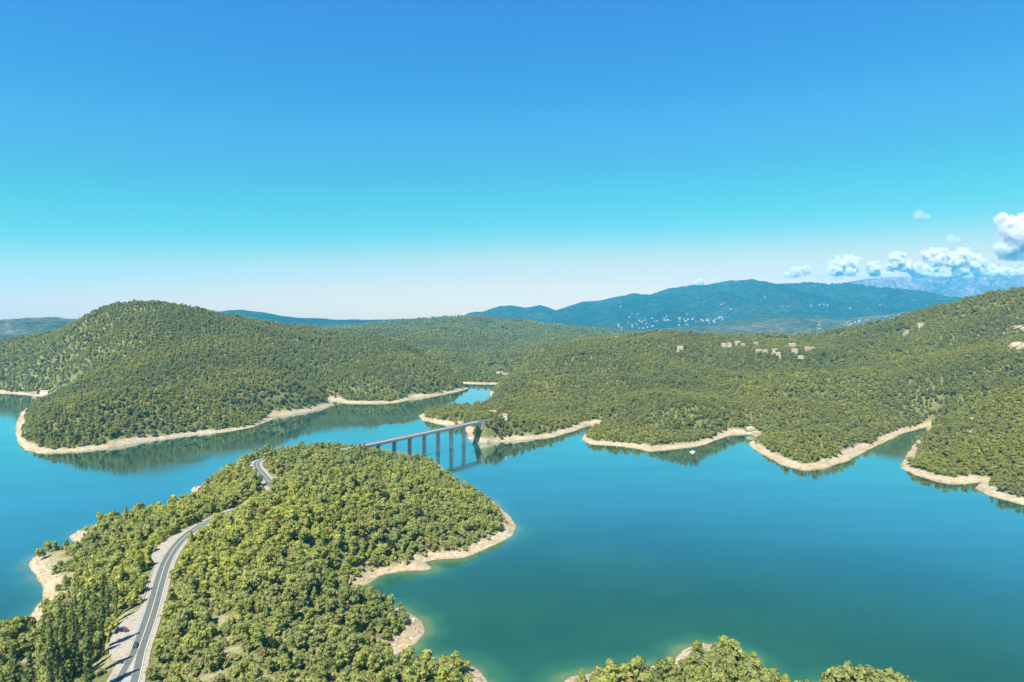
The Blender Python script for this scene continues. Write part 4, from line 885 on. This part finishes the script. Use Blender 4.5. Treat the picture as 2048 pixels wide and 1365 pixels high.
def rock_source(seed):
    bm = __import__('bmesh').new(); __import__('bmesh').ops.create_icosphere(bm, subdivisions=2, radius=1); q = random.Random(seed)
    for v in bm.verts: v.co = v.co * q.uniform(.72, 1.2); v.co.z *= .65
    me = bpy.data.meshes.new('boulder'); bm.to_mesh(me); bm.free(); me.materials.append(M_rock); o = bpy.data.objects.new('wood_source_%02d' % (len(PROTO) + seed), me); pcol.objects.link(o)
for q_ in range(3): rock_source(q_)
def gn_wood(name, A, label, cat_kind='stuff'):
    """one object: a cloud of points that carries trees of several kinds"""
    me = bpy.data.meshes.new(name); me.vertices.add(len(A)); me.vertices.foreach_set('co', A[:, :3].astype(np.float32).ravel())
    r = np.random.default_rng(len(A)); n = len(A)
    a = me.attributes.new('pick', 'INT', 'POINT'); a.data.foreach_set('value', A[:, 3].astype(np.int32))
    rot = np.c_[r.uniform(-.06, .06, n), r.uniform(-.06, .06, n), r.uniform(0, 6.28, n)].astype(np.float32)
    a = me.attributes.new('turn', 'FLOAT_VECTOR', 'POINT'); a.data.foreach_set('vector', rot.ravel())
    s = np.c_[A[:, 4] * r.uniform(.88, 1.12, n), A[:, 4] * r.uniform(.88, 1.12, n), A[:, 4] * r.uniform(.85, 1.2, n)].astype(np.float32)
    a = me.attributes.new('size', 'FLOAT_VECTOR', 'POINT'); a.data.foreach_set('vector', s.ravel())
    o = link(name, me); tag(o, label, kind=cat_kind)
    ng = bpy.data.node_groups.new(name, 'GeometryNodeTree'); ng.interface.new_socket('Geometry', in_out='INPUT', socket_type='NodeSocketGeometry'); ng.interface.new_socket('Geometry', in_out='OUTPUT', socket_type='NodeSocketGeometry')
    gi = ng.nodes.new('NodeGroupInput'); go = ng.nodes.new('NodeGroupOutput'); ip = ng.nodes.new('GeometryNodeInstanceOnPoints'); ci = ng.nodes.new('GeometryNodeCollectionInfo')
    ci.inputs[0].default_value = pcol; ci.inputs['Separate Children'].default_value = True; ci.inputs['Reset Children'].default_value = True
    ng.links.new(gi.outputs[0], ip.inputs['Points']); ng.links.new(ci.outputs[0], ip.inputs['Instance']); ip.inputs['Pick Instance'].default_value = True
    def at(nm, ty):
        q = ng.nodes.new('GeometryNodeInputNamedAttribute'); q.data_type = ty; q.inputs[0].default_value = nm; return q.outputs[0]
    ng.links.new(at('pick', 'INT'), ip.inputs['Instance Index']); ng.links.new(at('size', 'FLOAT_VECTOR'), ip.inputs['Scale'])
    er = ng.nodes.new('FunctionNodeEulerToRotation'); ng.links.new(at('turn', 'FLOAT_VECTOR'), er.inputs[0]); ng.links.new(er.outputs[0], ip.inputs['Rotation'])
    ng.links.new(ip.outputs[0], go.inputs[0])
    md = o.modifiers.new('trees', 'NODES'); md.node_group = ng; return o
gn_wood('forest', NEAR[~chosen], 'dense mixed pine and oak wood covering the peninsula')
gn_wood('undergrowth', UND, 'low green and straw coloured scrub between the peninsula trees')

bx_, by_, r = scatter(-620, 420, 190, 980, 2.1, 44); sb = shore(bx_, by_); kb = (sb > .5) & (sb < 13) & (r.uniform(0, 1, len(bx_)) < .16 + .3 * (vnoise(bx_, by_, 20, 97) > .15)); bx_, by_ = bx_[kb], by_[kb]
STN = np.c_[bx_, by_, land_z(bx_, by_), r.integers(len(PROTO), len(PROTO) + 3, len(bx_)), r.uniform(.22, .5, len(bx_)) * (1 + 1.6 * (r.uniform(0, 1, len(bx_)) < .12))]
gn_wood('stones', STN, 'pale stones and boulders strewn along the bare shore')
# hills: big woods
def hill_trees(x0, x1, y0, y1, cell, seed, smul, side_fn, dens=1.0, bw=9.0):
    x, y, r = scatter(x0, x1, y0, y1, cell, seed); k = side_fn(x, y) & (np.abs(x) < .95 * y + 200); x, y = x[k], y[k]
    x, y, z = filt(x, y, r, bw, dens); n = len(x); t = r.uniform(0, 1, n) + .22 * fbm(x, y, 140, 95, 2)
    idx = np.where(t < .34, r.integers(17, 20, n), np.where(t < .69, r.integers(20, 22, n), np.where(t < .715, r.integers(24, 26, n), np.where(t < .90, r.integers(22, 24, n), np.where(t < .975, r.integers(7, 10, n), np.where(t < 1.03, r.integers(12, 14, n), I_DARK))))))
    return np.c_[x, y, z - .2, idx, r.uniform(.72, 1.12, n) * smul]
far_side = lambda x, y: ~near_side(x, y)
def left_of(x, y):      # left shore of the channel and everything behind it
    px = W2 + F * x / y
    return np.where(y < 1450, px < 945, np.where(y < 1800, px < 990, px < 2000)) & (y < 1850)
isl = lambda x, y: far_side(x, y) & left_of(x, y)
isr = lambda x, y: far_side(x, y) & ~left_of(x, y) & (y < 1850) & ((W2 + F * x / y) > 830)
def spit(x, y): return (np.abs(y - 1120) < 130) & ((W2 + F * x / y) > 836) & ((W2 + F * x / y) < 1000) & (y < 1285) & (y > 980)
Lw = np.vstack([hill_trees(-1500, 100, 820, 1400, 6.5, 5, .88, lambda x, y: isl(x, y) & ~spit(x, y)), hill_trees(-1800, 100, 1400, 1850, 7.8, 6, 1.0, lambda x, y: isl(x, y) & ~spit(x, y))])
Rw = np.vstack([hill_trees(-260, 1400, 560, 1300, 6.5, 7, .88, lambda x, y: isr(x, y) | (spit(x, y) & far_side(x, y))), hill_trees(-100, 1700, 1300, 1850, 7.8, 8, 1.0, isr)])
Bw = np.vstack([hill_trees(-2300, 2300, 1850, 3000, 13.0, 9, 1.45, lambda x, y: y > 0), hill_trees(-3200, 3000, 3000, 4700, 19.0, 12, 2.0, lambda x, y: y > 0)])
# a yellow tree by the bridge, darker shady trees near the left shore
X_, Y_ = P(912, 846, 4); place_tree(I_YEL, X_, Y_, float(land_z(np.array([X_]), np.array([Y_]))[0]), .95, 0, 'yellow leaved tree on the spit behind the bridge', None)
qr = np.random.default_rng(77); qu = qr.uniform(-1, 48, 150); qv = qr.uniform(6.5, 22, 150) * qr.choice([-1, 1], 150)
qx = BE[0] + BD[0] * (qu + SPAN * 0) + BN[0] * qv; qy = BE[1] + BD[1] * qu + BN[1] * qv; d2_, _ = road_near(qx, qy, ROAD2); qk = (shore(qx, qy) > 6) & (d2_ > 6.5); qx, qy = qx[qk], qy[qk]
Rw = np.vstack([Rw, np.c_[qx, qy, land_z(qx, qy) - .3, qr.choice([17, 18, 22, 23, 16], len(qx)), qr.uniform(.5, .85, len(qx))]])
gn_wood('forest', Lw, 'dense pine wood covering the big left hill')
gn_wood('forest', Rw, 'dense pine wood covering the right hills and capes')
gn_wood('forest', Bw, 'distant woods of the valley and ridge behind the channel')
print('trees', len(NEAR), len(UND), len(Lw), len(Rw), len(Bw))

# ------------------------------------------------------------------ clouds (beyond and above the hazy air)
def cloud_mat(centres, base_z, thick=1.0):
    """vapour: density falls off round each billow centre and is eroded by noise; flat ragged base (object space, metres)"""
    m, N, L, out = mat('cloud_vapour'); tc = N('TexCoord'); pos = tc.outputs['Object']; acc = None
    for c, R in centres:
        d = N('VectorMath', operation='DISTANCE'); L(pos, d.inputs[0]); d.inputs[1].default_value = tuple(c)
        q = N('Math', operation='MULTIPLY_ADD'); L(d.outputs['Value'], q.inputs[0]); q.inputs[1].default_value = -1.0 / R; q.inputs[2].default_value = 1.0
        if acc is None: acc = q.outputs[0]
        else:
            mx = N('Math', operation='SMOOTH_MAX'); L(acc, mx.inputs[0]); L(q.outputs[0], mx.inputs[1]); mx.inputs[2].default_value = .15; acc = mx.outputs[0]
    R0 = max(R for _, R in centres)
    nz = noise_out(N, L, pos, 1.9 / R0, 7, 0.62)
    a = N('Math', operation='MULTIPLY_ADD'); L(nz, a.inputs[0]); a.inputs[1].default_value = 2.3; a.inputs[2].default_value = -1.32
    b = N('Math', operation='ADD'); L(acc, b.inputs[0]); L(a.outputs[0], b.inputs[1])
    sp = N('SeparateXYZ'); L(pos, sp.inputs[0]); fb = N('MapRange'); L(sp.outputs['Z'], fb.inputs[0]); fb.inputs[1].default_value = base_z; fb.inputs[2].default_value = base_z + R0 * .5
    mr = N('MapRange', interpolation_type='SMOOTHSTEP'); L(b.outputs[0], mr.inputs[0]); mr.inputs[1].default_value = 0.0; mr.inputs[2].default_value = .22; mr.inputs[4].default_value = 12.6 / R0 * thick
    mu = N('Math', operation='MULTIPLY'); L(mr.outputs[0], mu.inputs[0]); L(fb.outputs[0], mu.inputs[1])
    v = N('VolumePrincipled'); v.inputs['Color'].default_value = (1.0, 0.94, 0.91, 1); L(mu.outputs[0], v.inputs['Density']); v.inputs['Anisotropy'].default_value = .1
    L(v.outputs[0], out.inputs['Volume']); return m
def cloud(puffs, Y, label, seed, thick=1.0):
    """puffs: (px, py, radius px) of the billows"""
    import bmesh
    bm = bmesh.new(); cx = sum(p[0] for p in puffs) / len(puffs); bot = max(p[1] + p[2] * .6 for p in puffs)
    c0 = Vector(((cx - W2) / F * Y, Y, CZ - (bot - HZ) / F * Y)); cs = []; r = random.Random(seed)
    for px, py, R in puffs:
        c = Vector(((px - W2) / F * Y, Y + r.uniform(-.4, .4) * R / F * Y, CZ - (py - HZ) / F * Y)) - c0; rr = R / F * Y * 1.3; cs.append((c, rr))
        g = bmesh.ops.create_icosphere(bm, subdivisions=3, radius=rr * 1.12)
        for v in g['verts']: v.co += c; v.co.z = max(v.co.z, -40)
    res = bmesh.ops.convex_hull(bm, input=list(bm.verts)); keep = {g for g in res['geom'] if isinstance(g, bmesh.types.BMFace)}
    bmesh.ops.delete(bm, geom=[f for f in bm.faces if f not in keep], context='FACES'); bmesh.ops.delete(bm, geom=[v for v in bm.verts if not v.link_faces], context='VERTS')
    bmesh.ops.recalc_face_normals(bm, faces=list(bm.faces))
    me = bpy.data.meshes.new('cloud'); bm.to_mesh(me); bm.free(); me.materials.append(cloud_mat(cs, -30, thick))
    o = link('cloud', me, None, c0); tag(o, label, 'cloud', 'cumulus clouds over the mountains')
YC = 19000
cloud([(2025, 470, 30), (2048, 500, 34), (2060, 455, 26), (2005, 500, 18), (2000, 440, 12), (2090, 480, 40)], YC, 'largest bright cumulus cloud at the right edge of the sky', 1)
cloud([(1680, 535, 18), (1704, 528, 17), (1695, 545, 12), (1670, 543, 12)], YC, 'leftmost of the dense white clouds over the mountain', 2)
cloud([(1745, 538, 13), (1750, 548, 9)], YC, 'small round white cloud second from the left', 3)
cloud([(1793, 520, 15), (1810, 535, 14), (1785, 532, 12)], YC, 'white cloud with a rounded top third from the left', 4)
cloud([(1850, 548, 16), (1835, 540, 14), (1875, 550, 12)], YC, 'low pinkish cloud resting on the mountain', 5)
cloud([(1862, 512, 14), (1885, 512, 15), (1905, 525, 14), (1870, 525, 14)], YC, 'broad white cloud above the low pinkish one', 6)
cloud([(1922, 515, 17), (1945, 528, 18), (1925, 540, 16), (1960, 545, 15)], YC, 'tall billowing cloud left of the largest cumulus', 7)
cloud([(1965, 560, 13), (2000, 552, 18), (2030, 548, 18), (1985, 545, 14)], YC, 'long flat cloud bank beneath the largest cumulus', 8)
cloud([(1640 + 34 * k, 553 - (k % 3) * 3, 13 + (k % 2) * 3) for k in range(13)], YC + 1500, 'long thin pale bank of cloud lying along the mountain top', 14, .10)
cloud([(1838, 430, 10), (1852, 434, 8)], YC, 'faint wisp of cloud high above the white clouds', 10, .035)
cloud([(1902, 478, 9), (1915, 480, 6)], YC, 'small grey wisp between the white clouds and the high faint one', 11, .045)
cloud([(1590, 545, 12), (1612, 540, 10), (1575, 552, 8)], YC, 'thin grey cloud scraps left of the white clouds', 12, .3)
cloud([(1400, 566, 7), (1390, 569, 5)], 17500, 'tiny white cloud touching the blue ridge', 9)

# ------------------------------------------------------------------ haze: one box of even thin air
hm = bpy.data.materials.new('thin_air'); hm.use_nodes = True; nt = hm.node_tree
for n in list(nt.nodes): nt.nodes.remove(n)
ho = nt.nodes.new('ShaderNodeOutputMaterial'); pv = nt.nodes.new('ShaderNodeVolumePrincipled'); nt.links.new(pv.outputs[0], ho.inputs['Volume'])
pv.inputs['Color'].default_value = (0.08, 0.66, 1.0, 1); pv.inputs['Density'].default_value = 4.5e-5; pv.inputs['Anisotropy'].default_value = 0.0
m = MB(); m.box((0, 7700, 620), (52000, 17400, 1260)); hz = m.build('haze', hm); tag(hz, 'thin blue air that fades the far mountains', kind='stuff')
